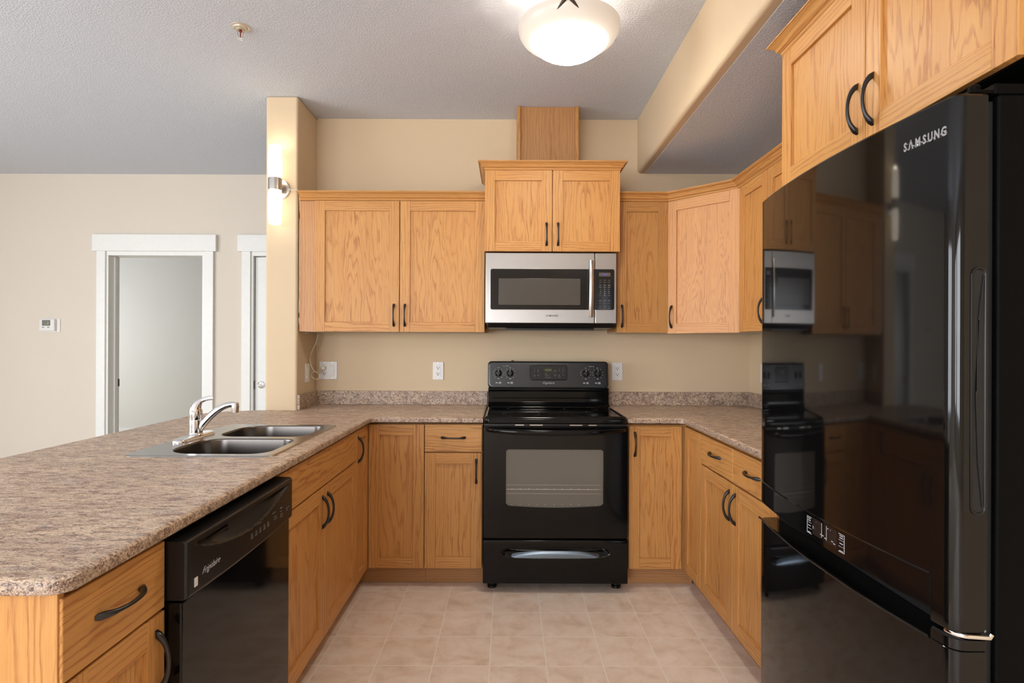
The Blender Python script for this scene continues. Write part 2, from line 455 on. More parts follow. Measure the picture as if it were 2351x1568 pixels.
struct(MB().box(-7.0, -1.0, 8.0, 8.1, 0, CZ).box(-1.1, -1.0, 4.96, 8.0, 0, CZ).box(-7.1, -7.0, 4.96, 8.0, 0, .9).box(-7.1, -7.0, 4.96, 8.0, 2.1, CZ).box(-7.1, -7.0, 4.96, 5.8, .9, 2.1).box(-7.1, -7.0, 7.2, 8.0, .9, 2.1).box(-7.1, -5.45, 4.84, 4.96, 0, CZ).build('wall_bedroom', BEDW))
struct(MB().box(-7.0, -1.1, 7.985, 8.0, 0, .10).build('baseboard_bedroom', TRIM))
# windows behind the camera (seen only in reflections): frames with mullions
def win(name, M, wd_, h):
    f = MB(); t = .06
    f.box(0, wd_, -.03, .03, 0, t).box(0, wd_, -.03, .03, h-t, h).box(0, t, -.03, .03, t, h-t).box(wd_-t, wd_, -.03, .03, t, h-t)
    k = max(1, round(wd_/1.2))
    for i in range(1, k): f.box(wd_*i/k-.03, wd_*i/k+.03, -.025, .025, t, h-t)
    struct(f.build(name, TRIM, M=M))
win('window_1', frame(-3.1, -3.97, .5), 2.3, 1.9); win('window_2', frame(-5.0, -3.97, .5), 1.4, 1.9)
win('window_3', frame(-5.43, -.7, .5, 90), 2.6, 1.9)
# lowered ceiling on the right with its bulkhead face
LZ = 2.40
pr = [(.82, CZ)] + [(.82 + .02 - .02*math.cos(a), LZ + .02 - .02*math.sin(a)) for a in (0, PI/8, PI/4, 3*PI/8, PI/2)] + [(.90, LZ), (.90, CZ)]
struct(MB().extr(pr, 'y', 3.63, -4.0).build('wall_bulkhead', WALL, ang=30))
struct(MB().box(.87, 1.547, -4.0, 3.63, LZ-.002, LZ+.1).build('ceiling_lowered', CEIL))
# door casings (trim)
def casing(n, x0, x1, right=True):
    t = MB(); T = 2.082
    t.box(x0-.075, x0, 4.815, 4.84, 0, T)
    if right: t.box(x1, x1+.082, 4.815, 4.84, 0, T)
    t.box(x0-.107, x1+.108, 4.806, 4.84, T, T+.141)
    t.box(x0-.004, x0+.018, 4.83, 4.97, 0, DT-.018); t.box(x1-.018, x1+.004, 4.83, 4.97, 0, DT-.018); t.box(x0-.004, x1+.004, 4.83, 4.97, DT-.018, DT+.018)
    return struct(t.build('trim_%d' % n, TRIM, bev=.002))
casing(1, *D1); casing(2, *D2)
st = MB()
st.box(D1[0]+.018, D1[0]+.030, 4.90, 4.935, 0, DT-.02)
struct(st.build('trim_3', TRIM))
sp_ = MB().box(D1[0]+.0165, D1[0]+.0225, 4.84+.105, 4.84+.128, .92, .985).build('strike_plate', BRZ)
tag(sp_, 'small dark strike plate on the left jamb of the open doorway', 'strike plate')
struct(MB().box(-5.4, D1[0]-.08, 4.826, 4.84, 0, .10).box(D1[1]+.085, D2[0]-.08, 4.826, 4.84, 0, .10).build('baseboard_far', TRIM))
# closed white door (a structure door with its lever and hinge)
dr = struct(MB().box(D2[0]+.024, D2[1]-.022, 4.862, 4.90, .01, DT-.024).build('door_1', TRIM, bev=.002))
hx, hz = -2.122, .945
MB().lathe([(.0, -.012), (.020, -.012), (.031, -.007), (.033, 0)], (hx, 4.862, hz), 'y', 28).lathe([(.011, -.05), (.011, -.008)], (hx, 4.862, hz), 'y', 16)\
    .tube([(hx-.004, 4.817, hz), (hx+.03, 4.812, hz), (hx+.07, 4.812, hz+.004), (hx+.11, 4.815, hz)], [.0105, .009, .0075, .006], 12).build('door_lever', CHR, dr)
MB().box(D2[0]+.017, D2[0]+.024, 4.850, 4.862, hz-.035, hz+.035).build('hinge', BRZ, dr)

# ------------------------------------------------------------------ cabinet parts
def pull(parent, M, L=.130, out=.030, name='handle'):
    n = 27; rings = []
    for i in range(n):
        u = 2*i/(n-1)-1; au = abs(u); z = L/2*1.04*u
        yo = out*(1-au**2.1)**.62 + .0012 if au < 1 else .0012
        yi = (out-.0078)*(1-(au/.74)**2)**.6 if au < .74 else 0
        yi = min(yi, yo-.002); hw = .0040 + .0034*math.exp(-((au-.84)/.24)**2)
        if au > .97: hw = .0042
        c_, h_ = (yo+yi)/2, (yo-yi)/2
        rings.append([(hw*math.cos(a), -c_ - h_*math.sin(a)*-1, z) for a in [2*PI*k/14 for k in range(14)]])
    return MB().loft(rings).build(name, HND, parent, M, ang=60)
def door(parent, M, x0, x1, z0, z1, hs=None, hv='b', fig=.55, sw=.058, hue=0, tone=None, pfig=None):
    """shaker door in frame M: front faces -y, its back on y = 0"""
    b = MB(); d0, d1 = -.0200, -.0012; tn = random.uniform(.985, 1.02) if tone is None else tone
    sf = .10
    b.box(x0, x0+sw, d0, d1, z0, z1, ax=2, fig=sf, hue=hue, tone=tn*random.uniform(.97, 1.03)); b.box(x1-sw, x1, d0, d1, z0, z1, ax=2, fig=sf+.06, hue=hue, tone=tn*random.uniform(.96, 1.03))
    b.box(x0+sw, x1-sw, d0, d1, z0, z0+sw, ax=0, fig=.12, hue=hue, tone=tn*random.uniform(.96, 1.03)); b.box(x0+sw, x1-sw, d0, d1, z1-sw, z1, ax=0, fig=.12, hue=hue, tone=tn*random.uniform(.96, 1.03))
    b.box(x0+sw-.004, x1-sw+.004, d0+.0095, d1-.003, z0+sw-.004, z1-sw+.004, ax=2, fig=pfig or fig, hue=hue, tone=tn)
    o = b.build('door', OAK, parent, M, bev=.0013, seg=2)
    if hs:
        hx = x0+.030 if hs == 'l' else x1-.030
        hz = z0+.097 if hv == 'b' else z1-.097
        pull(o, M @ Matrix.Translation((hx, d0, hz)))
    return o
def drawer(parent, M, x0, x1, z0, z1, handle=True, name='drawer', tone=1.0):
    b = MB().box(x0, x1, -.020, -.0012, z0, z1, ax=0, fig=.25, tone=tone)
    o = b.build(name, OAK, parent, M, bev=.0025, seg=3)
    if handle: pull(o, M @ Matrix.Translation(((x0+x1)/2, -.020, (z0+z1)/2 + .004)) @ Matrix.Rotation(PI/2, 4, 'Y'))
    return o
CROWN = lambda z, h=.047, o=.040: [(-.012, z), (.001, z), (.004, z+.004), (.004, z+.010), (.010, z+.013), (.014, z+.016), (.018, z+.026), (.026, z+.034), (o-.005, z+.037), (o-.003, z+.040), (o, z+h-.006), (o, z+h), (-.012, z+h)]

# ---- wall cabinets on the back wall
UY = 3.325; UZ = 1.372; UT = 2.137
c = thing('wall_cabinet', 'wide two-door oak wall cabinet left of the microwave, next to the wall lamp', 'cabinet', -.68, UY, UZ)
M = frame(0, UY, 0)
MB().box(-1.134, -.1415, 0, .302, UZ+.004, UT, fig=.1, tone=.92).build('body', OAK, c, M)
MB().box(-1.228, -1.1355, -.008, .30, UZ+.001, UT, fig=.05, tone=.86, hue=.7).build('filler_strip', OAK, c, M, label='plainer reddish oak strip closing the gap to the wall')
MB().box(-1.20, -.145, .003, .30, UZ-.001, UZ+.004).build('bottom_panel', UND, c, M)
door(c, M, -1.1335, -.6410, UZ, UT, 'r', fig=.62); door(c, M, -.6365, -.1420, UZ, UT, 'l', fig=.58, tone=1.03)
b = MB(); sweep(b, CROWN(UT+.002), [(-1.222, UY+.30), (-1.222, UY-.018), (-.14, UY-.018)][1:], fig=.15, tone=.98); b.build('crown_moulding', OAK, c, ang=25)

MY = 3.226
c = thing('microwave_cabinet', 'two-door oak cabinet with crown, directly above the microwave', 'cabinet', .247, MY, 1.829)
M = frame(0, MY, 0)
MB().box(-.1385, .627, 0, .40, 1.833, 2.288, fig=.1, tone=.9).build('body', OAK, c, M)
door(c, M, -.1380, .2415, 1.829, 2.288, 'r', fig=.30, tone=1.02); door(c, M, .2465, .6270, 1.829, 2.288, 'l', fig=.34, tone=1.03)
b = MB(); sweep(b, CROWN(2.289, .045, .037), [(-.1385, MY+.40), (-.1385, MY-.018), (.627, MY-.018), (.627, MY+.40)], fig=.2, tone=1.0); b.box(-.13, .62, MY-.01, MY+.39, 2.315, 2.330, ax=0); b.build('crown_moulding', OAK, c, ang=25)

c = thing('duct_cover', 'oak box from the cabinet crown above the microwave up to the ceiling', 'duct cover', .231, 3.42, 2.33)
b = MB().box(.066, .397, 3.432, 3.628, 2.331, CZ-.002, fig=.16, tone=.69, hue=.45)
b.build('front_panel', OAK, c)
for x in (.0447, .3975): MB().box(x, x+.0205, 3.420, 3.628, 2.331, CZ-.002, fig=.3, tone=.86).build('edge_strip', OAK, c, bev=.001)

c = thing('wall_cabinet', 'narrow single-door oak wall cabinet just right of the microwave', 'cabinet', .78, UY, UZ)
M = frame(0, UY, 0)
MB().box(.629, .9345, 0, .302, UZ+.004, UT, fig=.1, tone=.82).build('body', OAK, c, M)
MB().box(.632, .932, .003, .30, UZ-.001, UZ+.004).build('bottom_panel', UND, c, M)
door(c, M, .6295, .929, UZ, UT, 'l', fig=.45, tone=.83)

c = thing('corner_wall_cabinet', 'angled oak corner wall cabinet with a pinkish, strongly figured door', 'cabinet', 1.24, 3.33, UZ)
MB().prism([(.937, 3.628), (.937, 3.327), (1.242, 3.022), (1.545, 3.022), (1.545, 3.628)], UZ+.004, UT, fig=.1, tone=.9).build('body', OAK, c)
MB().prism([(.94, 3.625), (.94, 3.33), (1.242, 3.026), (1.542, 3.026), (1.542, 3.625)], UZ-.001, UZ+.004).build('bottom_panel', UND, c)
Md = frame(.937, 3.325, 0, -45)
door(c, Md, .002, .4295, UZ-.004, UT, 'l', fig=1.25, hue=.6, tone=1.04)  # pink hue and paler tone stand in for window sheen on this door

c = thing('wall_cabinet', 'oak wall cabinet on the right wall beside the fridge, partly hidden behind it', 'cabinet', 1.4, 2.5, UZ)
M = frame(1.242, 3.02, 0, -90)
MB().box(.001, 1.085, 0, .303, UZ+.004, UT, fig=.1, tone=.9).build('body', OAK, c, M)
MB().box(.004, 1.08, .003, .30, UZ-.001, UZ+.004).build('bottom_panel', UND, c, M)
door(c, M, .012, .333, UZ, UT, 'r', fig=.25, tone=1.04); door(c, M, .338, .66, UZ, UT, 'l', fig=.3); door(c, M, .665, 1.083, UZ, UT, None, fig=.3)
b = MB(); sweep(b, CROWN(UT+.002), [(.630, UY-.018), (.9295, UY-.018), (1.2245, 3.030), (1.2245, 1.94)], fig=.15, tone=.97)
o = b.build('crown_moulding', OAK, None, loc=(1.0, 3.2, UT), ang=25)
tag(o, 'oak crown moulding running over the corner and right-hand wall cabinets', 'crown moulding')

# ---- cabinet above the fridge
FX = .937
c = thing('fridge_cabinet', 'deep two-door oak cabinet with crown, above the black refrigerator', 'cabinet', 1.2, 1.46, 1.829)
M = frame(FX, 1.907, 0, -90); FT = 2.277
MB().box(0, .886, 0, .608, 1.832, FT, fig=.15, tone=.97).build('body', OAK, c, M, bev=.001)
MB().box(.005, .88, -.0005, .60, 1.826, 1.8318).build('bottom_panel', BLKT, c, M)
door(c, M, .000, .4435, 1.829, FT, 'r', fig=.42, tone=1.03); door(c, M, .4475, .886, 1.829, FT, 'l', fig=.60, tone=1.04)
b = MB(); sweep(b, CROWN(FT+.001, .045, .038), [(1.545, 1.9085), (FX-.018, 1.9085), (FX-.018, 1.019), (1.545, 1.019)], fig=.2, tone=.98); b.build('crown_moulding', OAK, c, ang=25)

# ---- base cabinets
BY = 3.03; KZ = .110; BT = .876; DS = .722
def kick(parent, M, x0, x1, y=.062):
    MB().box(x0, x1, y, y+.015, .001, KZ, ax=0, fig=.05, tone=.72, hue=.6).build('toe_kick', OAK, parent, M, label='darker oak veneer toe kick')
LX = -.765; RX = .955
# left corner
c = thing('corner_base_cabinet', 'oak corner base cabinet between the sink cabinet and the drawer cabinet left of the range', 'cabinet', -.9, 3.2, 0)
MB().prism([(-1.233, 3.626), (-1.233, 3.297), (-1.373, 3.297), (-1.373, 2.777), (LX, 2.777), (LX, BY), (-.449, BY), (-.449, 3.626)], KZ, BT, fig=.1, tone=.85).build('body', OAK, c)
Mb = frame(0, BY, 0); Ml = frame(LX, 0, 0, 90)
door(c, Mb, -.7430, -.4485, KZ, BT-.003, None, fig=.40, tone=.94)
door(c, Ml, 2.779, 3.008, KZ, BT-.003, 'l', 't', fig=.2, tone=.95, sw=.05)
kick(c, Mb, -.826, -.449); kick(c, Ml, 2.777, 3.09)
# drawer + door
c = thing('drawer_cabinet', 'oak base cabinet with one drawer over one door, left of the range', 'cabinet', -.30, BY, 0)
MB().box(-.448, -.1365, 0, .595, KZ, BT, fig=.1, tone=.85).build('body', OAK, c, Mb)
drawer(c, Mb, -.4445, -.1400, .729, BT-.003, tone=.97); door(c, Mb, -.4445, -.1400, KZ, .723, 'r', 't', fig=.28, tone=.97)
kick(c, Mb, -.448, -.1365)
# right corner
c = thing('corner_base_cabinet', 'oak corner base cabinet immediately right of the range', 'cabinet', 1.2, 3.3, 0)
MB().prism([(.637, 3.626), (.637, BY), (RX, BY), (RX, 2.752), (1.545, 2.752), (1.545, 3.626)], KZ, BT, fig=.1, tone=.85).build('body', OAK, c)
Mr = frame(RX, 0, 0, -90)     # local x = -world y
door(c, Mb, .6420, .9230, KZ, BT-.006, 'l', 't', fig=.45, tone=.97)
door(c, Mr, -3.004, -2.754, KZ, BT-.006, None, fig=.2, sw=.05, tone=.98)
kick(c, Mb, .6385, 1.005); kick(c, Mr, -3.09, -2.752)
# right run
c = thing('base_cabinet', 'oak base cabinet with two drawers over two doors, beside the refrigerator', 'cabinet', 1.2, 2.36, 0)
MB().box(-2.750, -1.93, 0, .588, KZ, BT, fig=.1, tone=.85).build('body', OAK, c, Mr)
for a, b_, s in ((-2.748, -2.362, 'r'), (-2.358, -1.97, 'l')):
    drawer(c, Mr, a, b_, .729, BT-.006); door(c, Mr, a, b_, KZ, .723, s, 't', fig=.28)
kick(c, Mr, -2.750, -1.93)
# sink base
c = thing('sink_cabinet', 'oak sink base cabinet with plain false front over two doors, right of the dishwasher', 'cabinet', -1.0, 2.3, 0)
b = MB().box(1.846, 2.775, 0, .02, KZ, BT, fig=.1, tone=.85).box(1.846, 1.862, .02, .608, KZ, BT, fig=.1, tone=.85).box(2.759, 2.775, .02, .608, KZ, BT, fig=.1, tone=.85)
b.box(1.862, 2.759, .596, .608, KZ, BT, fig=.1, tone=.85).box(1.862, 2.759, .02, .596, KZ, KZ+.016, fig=.1, tone=.85)
b.build('body', OAK, c, Ml)
drawer(c, Ml, 1.848, 2.773, .729, BT-.003, False, 'false_front', tone=.96)
door(c, Ml, 1.848, 2.300, KZ, .723, 'r', 't', fig=.42, tone=.99); door(c, Ml, 2.304, 2.773, KZ, .723, 'l', 't', fig=.3, tone=.97)
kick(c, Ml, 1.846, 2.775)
# end cabinet of the peninsula
c = thing('end_cabinet', 'oak base cabinet with a drawer and door at the near end of the peninsula', 'cabinet', -1.0, 1.08, 0)
MB().box(.960, 1.232, 0, .608, KZ, BT, fig=.1, tone=.85).build('body', OAK, c, Ml)
MB().box(.9445, .9595, -.014, .607, .001, .884, ax=2, fig=.22, tone=1.03).build('end_panel', OAK, c, Ml, bev=.001, label='plain vertical-grained oak end panel')
drawer(c, Ml, .9480, 1.230, .729, BT-.003, tone=.98); door(c, Ml, .9480, 1.230, KZ, .723, 'r', 't', fig=.3)
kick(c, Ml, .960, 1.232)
c = MB().box(-1.392, -1.374, .9445, 3.29, .001, .884, ax=1, fig=.15, tone=.98).build('peninsula_back_panel', OAK, loc=(-1.38, 2.1, 0))
tag(c, 'oak panel closing the living-room side of the peninsula under the countertop', 'panel')

# ------------------------------------------------------------------ countertops
CT = .914; CB = .886
SKX0, SKX1, SKY0, SKY1 = -1.325, -.805, 1.925, 2.685
front = [(-.768, .925), (-.748, .928), (-.734, .937), (-.7255, .955), (-.7255, 2.940), (-.7235, 2.962), (-.716, 2.977), (-.700, 2.9845), (-.680, 2.9855)]
poly = front + [(-.1345, 2.9855), (-.1345, 3.628), (-1.2335, 3.628), (-1.2335, 3.298), (-1.422, 3.298), (-1.46, 3.293), (-1.60, 3.232), (-1.68, 3.16), (-1.71, 3.06), (-1.71, 1.02), (-1.695, .965), (-1.66, .932), (-1.62, .925)]
hole = rrect(SKX0+.02, SKX1-.02, SKY0+.02, SKY1-.02, .03, 3)
b = MB(); slab(b, poly, CB, CT, .012, .006, holes=[hole])
c = thing('countertop', 'brown mottled laminate countertop of the sink peninsula, reaching to the range', 'countertop', -1.2, 2.2, CB)
b.build('worktop', [LAMT, LAME], c, ang=50)
MB().box(-1.2325, -.1345, 3.611, 3.6285, CT+.0003, 1.001).box(-1.2325, -1.2155, 3.300, 3.6105, CT+.0003, 1.001).build('backsplash', LAME, c, bev=.002)
poly = [(.6305, 2.9855), (.880, 2.9855), (.902, 2.983), (.916, 2.972), (.922, 2.955), (.922, 1.93), (1.545, 1.93), (1.545, 3.628), (.6305, 3.628)]
b = MB(); slab(b, poly, CB, CT, .012, .006)
c = thing('countertop', 'brown mottled laminate countertop in the corner right of the range', 'countertop', 1.2, 2.8, CB)
b.build('worktop', [LAMT, LAME], c, ang=50)
MB().box(.6305, 1.528, 3.611, 3.6285, CT+.0003, 1.001).box(1.528, 1.5455, 1.93, 3.6285, CT+.0003, 1.001).build('backsplash', LAME, c, bev=.002)

# ------------------------------------------------------------------ sink and faucet
c = thing('kitchen_sink', 'stainless steel double-bowl drop-in sink in the peninsula countertop', 'sink', -1.06, 2.3, CT)
outer = rrect(SKX0, SKX1, SKY0, SKY1, .045, 8)
bowls = [(-1.215, -.842, 1.962, 2.283), (-1.215, -.842, 2.327, 2.650)]
bh = []
for i, (x0, x1, y0, y1) in enumerate(bowls):
    bh.append(rrect(x0, x1, y0, y1, [.07, .12, .09, .07] if i else [.07, .09, .12, .07], 8))
z = CT + .0045
b = MB(); b.holed(offset(outer, .006), [list(reversed(h)) for h in bh], z)
b.loft([[(x, y, zz) for x, y in offset(outer, d)] for d, zz in ((0, CT+.0004), (.001, CT+.003), (.006, z))], cap=(False, False))
b.build('rim', SNK, c, ang=60)
for i, h in enumerate(bh):
    rings = []
    for d, dz in ((0, 0), (.002, -.002), (.004, -.008), (.008, -.06), (.012, -.13), (.020, -.158), (.040, -.170), (.07, -.174), (.11, -.177)):
        rings.append([(x, y, z+dz) for x, y in offset(h, d)])
    rings = [list(reversed(r)) for r in rings]
    bs = MB().loft(rings, cap=(False, True)).build('basin', BAS, c, ang=60)
    cx, cy = (-1.03, (bowls[i][2]+bowls[i][3])/2)
    MB().lathe([(.0, -.001), (.030, -.001), (.042, .002), (.044, .0)], (cx, cy, z-.176), 'z', 28).build('drain', CHR, bs)
c = thing('faucet', 'chrome single-lever faucet on the back rim of the sink', 'faucet', -1.272, 2.30, z)
fx, fy = -1.270, 2.30
pl = rrect(fx-.028, fx+.028, fy-.138, fy+.118, .027, 8)
b = MB(); rg = [[(x, y, zz) for x, y in offset(pl, d)] for d, zz in ((0, z+.0002), (0, z+.006), (.004, z+.011), (.012, z+.014))]
b.loft(rg, cap=(True, True)); b.build('deck_plate', CHR, c, ang=50)
b = MB().lathe([(.030, z+.013), (.0265, z+.018), (.0255, z+.022), (.0255, z+.072), (.0245, z+.0735), (.0255, z+.075), (.0262, z+.095), (.0235, z+.0965), (.0262, z+.098)], (fx, fy, 0), 'z', 32, cap=(True, True))
b.build('valve_body', CHR, c, ang=40)
hp = [(fx, fy, z+.097), (fx-.001, fy, z+.112), (fx+.001, fy, z+.126), (fx+.010, fy, z+.140), (fx+.020, fy+.001, z+.149), (fx+.036, fy+.002, z+.156), (fx+.052, fy+.003, z+.160), (fx+.068, fy+.004, z+.161)]
MB().tube(hp, [(.0262, .0262), (.0250, .0245), (.0205, .0200), (.0145, .0150), (.0105, .0080), (.0090, .0048), (.0092, .0038), (.0075, .0030)], 20, up=(0, 1, 0)).build('lever', CHR, c, ang=60)
spn = []
for i in range(13):
    t = i/12; spn.append((fx+.012+.128*t, fy+.02*t, z+.035+.098*math.sin(t*PI*.50)**.95))
spn.append((fx+.150, fy+.021, z+.131))
MB().tube(spn, [(.0165-.0050*min(1, i/11), .0150-.0040*min(1, i/11)) for i in range(13)]+[.0115], 16, up=(0, 1, 0)).lathe([(.009, -.032), (.0135, -.031), (.0145, -.012), (.0145, .006), (.010, .011), (0, .011)], (fx+.150, fy+.021, z+.131), 'z', 20).build('spout', CHR, c, ang=50)

# ------------------------------------------------------------------ dishwasher (faces +x)
c = thing('dishwasher', 'built-in black dishwasher under the peninsula countertop', 'dishwasher', -1.0, 1.54, 0)
M = Ml; y0, y1 = 1.2345, 1.8435
MB().box(y0, y1, .002, .56, .10, .872).build('body', BLK2, c, M)
dp = MB().box(y0+.002, y1-.002, -.0535, -.001, .115, .735).build('door_panel', BLK, c, M, bev=.004, seg=3)
MB().box(y0+.004, y1-.004, .03, .045, .002, .10).build('toe_panel', BLK2, c, M)
# console with a scooped grip along its top
cz0, cz1 = .740, .868; NX, NZ = 100, 52; fy_ = -.064
b = MB(); vs = []; fs = []
for j in range(NZ+1):
    for i in range(NX+1):
        u = i/NX; v = j/NZ; x = y0+.001 + (y1-y0-.002)*u; zz = cz0 + (cz1-cz0)*v
        uu = (u-.05)/.90; d = 0
        if 0 < uu < 1:
            lo = .90 - .44*math.sin(PI*min(1, uu))**.8; hi = .90
            if lo < v < hi and .02 < uu < .98: d = .0035 + .030*min(1, (v-lo)/(hi-lo+1e-6)*1.1)*min(1, (hi-v)/.02)*min(1, uu*7, (1-uu)*7)
        e = .006*max(0, (abs(u-.5)*2-.985)/.015)**2 + .004*max(0, (v-.95)/.05)**2 + .004*max(0, (.05-v)/.05)**2
        bow = -.004*(1-(2*u-1)**2)
        vs.append((x, fy_ + d + e + bow, zz - .006*(0 if v > .5 else (1-2*v))*(1-(2*u-1)**2)))
for j in range(NZ):
    for i in range(NX): a = j*(NX+1)+i; fs.append((a, a+1, a+NX+2, a+NX+1))
n0 = len(vs); back = [(y0+.001, -.001, cz0), (y1-.001, -.001, cz0), (y1-.001, -.001, cz1+.001), (y0+.001, -.001, cz1+.001)]
vs += back; bl, br, tl, tr = 0, NX, NZ*(NX+1), NZ*(NX+1)+NX
fs += [tuple([n0+3]+list(range(tl, tr+1))+[n0+2]), tuple([n0+1]+list(range(br, bl-1, -1))+[n0]), tuple([n0]+[k*(NX+1) for k in range(NZ+1)]+[n0+3]), tuple([n0+2]+[k*(NX+1)+NX for k in range(NZ, -1, -1)]+[n0+1])]
b._add(vs, fs); con = b.build('console', BLK2, c, M, ang=50)
g = MB()
for k in range(5): g.box(y0+.075+.012*k, y0+.215, -.0535+.003, -.041, .843-.0085*k, .8465-.0085*k)
g.build('vent_grille', BLK2, con, M)
text(con, 'brand_script', 'Frigidaire', .021, M @ face(y0+.095, fy_-.0042, .781, 0), INK, .0003, .60, -.00030, 1.0)
g = MB()
for k in range(5):
    x = y0+.300+.026*k; g.box(x, x+.013, fy_-.0050, fy_-.0035, .771, .7735).box(x+.002, x+.012, fy_-.0050, fy_-.0035, .7765, .779).box(x+.001, x+.011, fy_-.0050, fy_-.0035, .782, .7835)
for x, zz, l in ((.345, .797, .022), (.452, .776, .010), (.466, .776, .010), (.452, .783, .018), (.500, .770, .016), (.500, .777, .016), (.500, .786, .010), (.500, .796, .014), (.545, .783, .010), (.545, .777, .010), (.562, .783, .008), (.440, .797, .022)):
    g.box(y0+x, y0+x+l, fy_-.0046, fy_-.0020, zz, zz+.0017)
clusters(g, 'button_legend', INK2, con, M, .010)
MB().box(y0+.030, y0+.042, fy_-.0026, fy_-.0008, .757, .777).build('energy_sticker', WPL, con, M, label='small white energy label')

# ------------------------------------------------------------------ range
c = thing('electric_range', 'black freestanding electric range with glass cooktop between the base cabinets', 'range', .249, 3.2, 0)
rx0, rx1, ry = -.130, .626, 2.958
MB().box(rx0+.003, rx1-.003, 2.995, 3.600, .045, .895).build('body', BLK2, c)
# cooktop frame: glass with raised, rounded surround
b = MB()
out = rrect(rx0, rx1, 2.962, 3.52, [.004, .004, .028, .028], 6); inn = offset(out, .024)
rg = [[(x, y, zz) for x, y in offset(out, d)] for d, zz in ((.003, .885), (0, .892), (0, .904), (.002, .912), (.006, .919), (.012, .924), (.018, .9245), (.024, .9175))]
b.loft(rg, cap=(True, False)); b.build('cooktop_frame', BLK, c, ang=50)
g = MB(); g.prism(inn, .912, .9176); gl = g.build('glass_top', BLKG, c)
for (ex, ey, er) in ((.07, 3.12, .10), (.43, 3.12, .085), (.07, 3.38, .075), (.43, 3.38, .10)):
    rr = MB(); 
    rings = [[(ex+(er+dr_)*math.cos(2*PI*j/48), ey+(er+dr_)*math.sin(2*PI*j/48), .9178) for j in range(48)] for dr_ in (0, .003)]
    rr.loft(rings, cap=(False, False)); rr.build('burner_ring', flat('burner_print', (.03, .03, .03, 1), .3), gl)
# backguard
bp = [(3.600, .90), (3.475, .90), (3.470, .918), (3.478, .928), (3.490, .935), (3.512, .943), (3.516, .965), (3.516, 1.012), (3.508, 1.018), (3.510, 1.030), (3.530, 1.034), (3.600, 1.034)]
b = MB().extr(list(reversed(bp)), 'x', rx0+.004, rx1-.004); b.build('riser', BLK, c, ang=25, bev=.003, seg=3)
# console head with rounded corners, tilted a little back
cw0, cw1, cz_0, cz_1 = -.132+.003, .621, 1.028, 1.199
T = Matrix.Translation((0, 3.503, 1.034)) @ Matrix.Rotation(math.radians(-7), 4, 'X') @ Matrix.Translation((0, -3.503, -1.034))
pp = rrect(cw0, cw1, cz_0, cz_1, [.022, .022, .030, .030], 8)
rg = []
for d, yy in ((.004, 3.570), (0, 3.560), (0, 3.515), (.003, 3.507), (.010, 3.503), (.016, 3.505)):
    rg.append([(x, yy, zz) for x, zz in offset(pp, d)])
rg = [list(r) for r in rg]
hd = MB().loft(rg, cap=(True, True)).build('control_console', RNG, c, M=T, ang=50)
MB().lathe([(0, 0), (.010, 0), (.0095, .008), (.006, .011), (0, .012)], (.024, 3.545, 1.196), 'z', 16).build('top_button', BLK2, hd, M=T)
dpn = rrect(.133, .361, 1.083, 1.171, .012, 6)
b = MB().loft([[(x, yy, zz) for x, zz in offset(dpn, d)] for d, yy in ((0, 3.506), (0, 3.5025), (.002, 3.5015))], cap=(True, True))
dsp = b.build('display_panel', flat('display_panel_grey', (.012, .013, .015, 1), .15), hd, M=T, ang=50)
b = MB(); fr = [[(x, yy, zz) for x, zz in offset(dpn, d)] for d, yy in ((-.003, 3.5055), (-.002, 3.501), (.0, 3.5005), (.001, 3.502))]
b.loft(fr, cap=(False, False)); b.build('display_bezel', BLK, hd, M=T, ang=60)
MB().box(.217, .270, 3.5002, 3.5012, 1.134, 1.153).build('clock_window', flat('clock_green', (.022, .028, .008, 1), .2), dsp, M=T)
text(dsp, 'clock_digits', '10:54', .018, T @ face(.2445, 3.4998, 1.1435, 0), flat('clock_digit_green', (.10, .13, .03, 1), .4, emit=(.35, .5, .08, 1), es=.12), .0002)
lg = MB()
def dash(m, x, zz, l=.009, h=.0018, yy=3.5008): m.box(x-l/2, x+l/2, yy, yy+.0006, zz-h/2, zz+h/2)
for x, zz in ((.161, 1.138), (.161, 1.110), (.183, 1.140), (.183, 1.136), (.183, 1.112), (.183, 1.108), (.161, 1.106), (.314, 1.140), (.338, 1.139), (.314, 1.113), (.314, 1.109), (.338, 1.110)): dash(lg, x, zz)
for x, zz in ((.161, 1.151), (.183, 1.151), (.161, 1.123), (.183, 1.123), (.314, 1.151), (.338, 1.151), (.338, 1.123)): dash(lg, x, zz, .0028, .0028)
for x, zz, l in ((.231, 1.124, .012), (.234, 1.116, .020), (.239, 1.108, .030), (.243, 1.097, .040), (.316, 1.100, .016)): dash(lg, x, zz, l, .0014)
for x, zz in ((.289, 1.139), (.289, 1.112)):
    lg.loft([[(x+r*math.cos(2*PI*j/20), yy, zz+r*math.sin(2*PI*j/20)) for j in range(20)] for r, yy in ((.0075, 3.5010), (.0065, 3.5006))], cap=(False, False)); dash(lg, x, zz, .005)
clusters(lg, 'display_legend', INK2, dsp, T, .007)
lg = MB()
for kx in (-.0632, .0095, .478, .552):
    for a in (35, 72, 105, 140, 220, 250, 275, 292, 318): 
        aa = math.radians(90-a); dash(lg, kx+.032*math.cos(aa), 1.1226+.032*math.sin(aa), .003, .003, 3.5018)
    dash(lg, kx, 1.1226+.034, .008, .003, 3.5018); dash(lg, kx, 1.1226-.033, .010, .003, 3.5018)
    dash(lg, kx-.010, 1.066, .013, .002, 3.5018); dash(lg, kx-.010, 1.0615, .014, .002, 3.5018)
    for p in (0, 1):
        for q in (0, 1): dash(lg, kx+.006+.008*p, 1.0605+.0065*q, .006, .004, 3.5018)
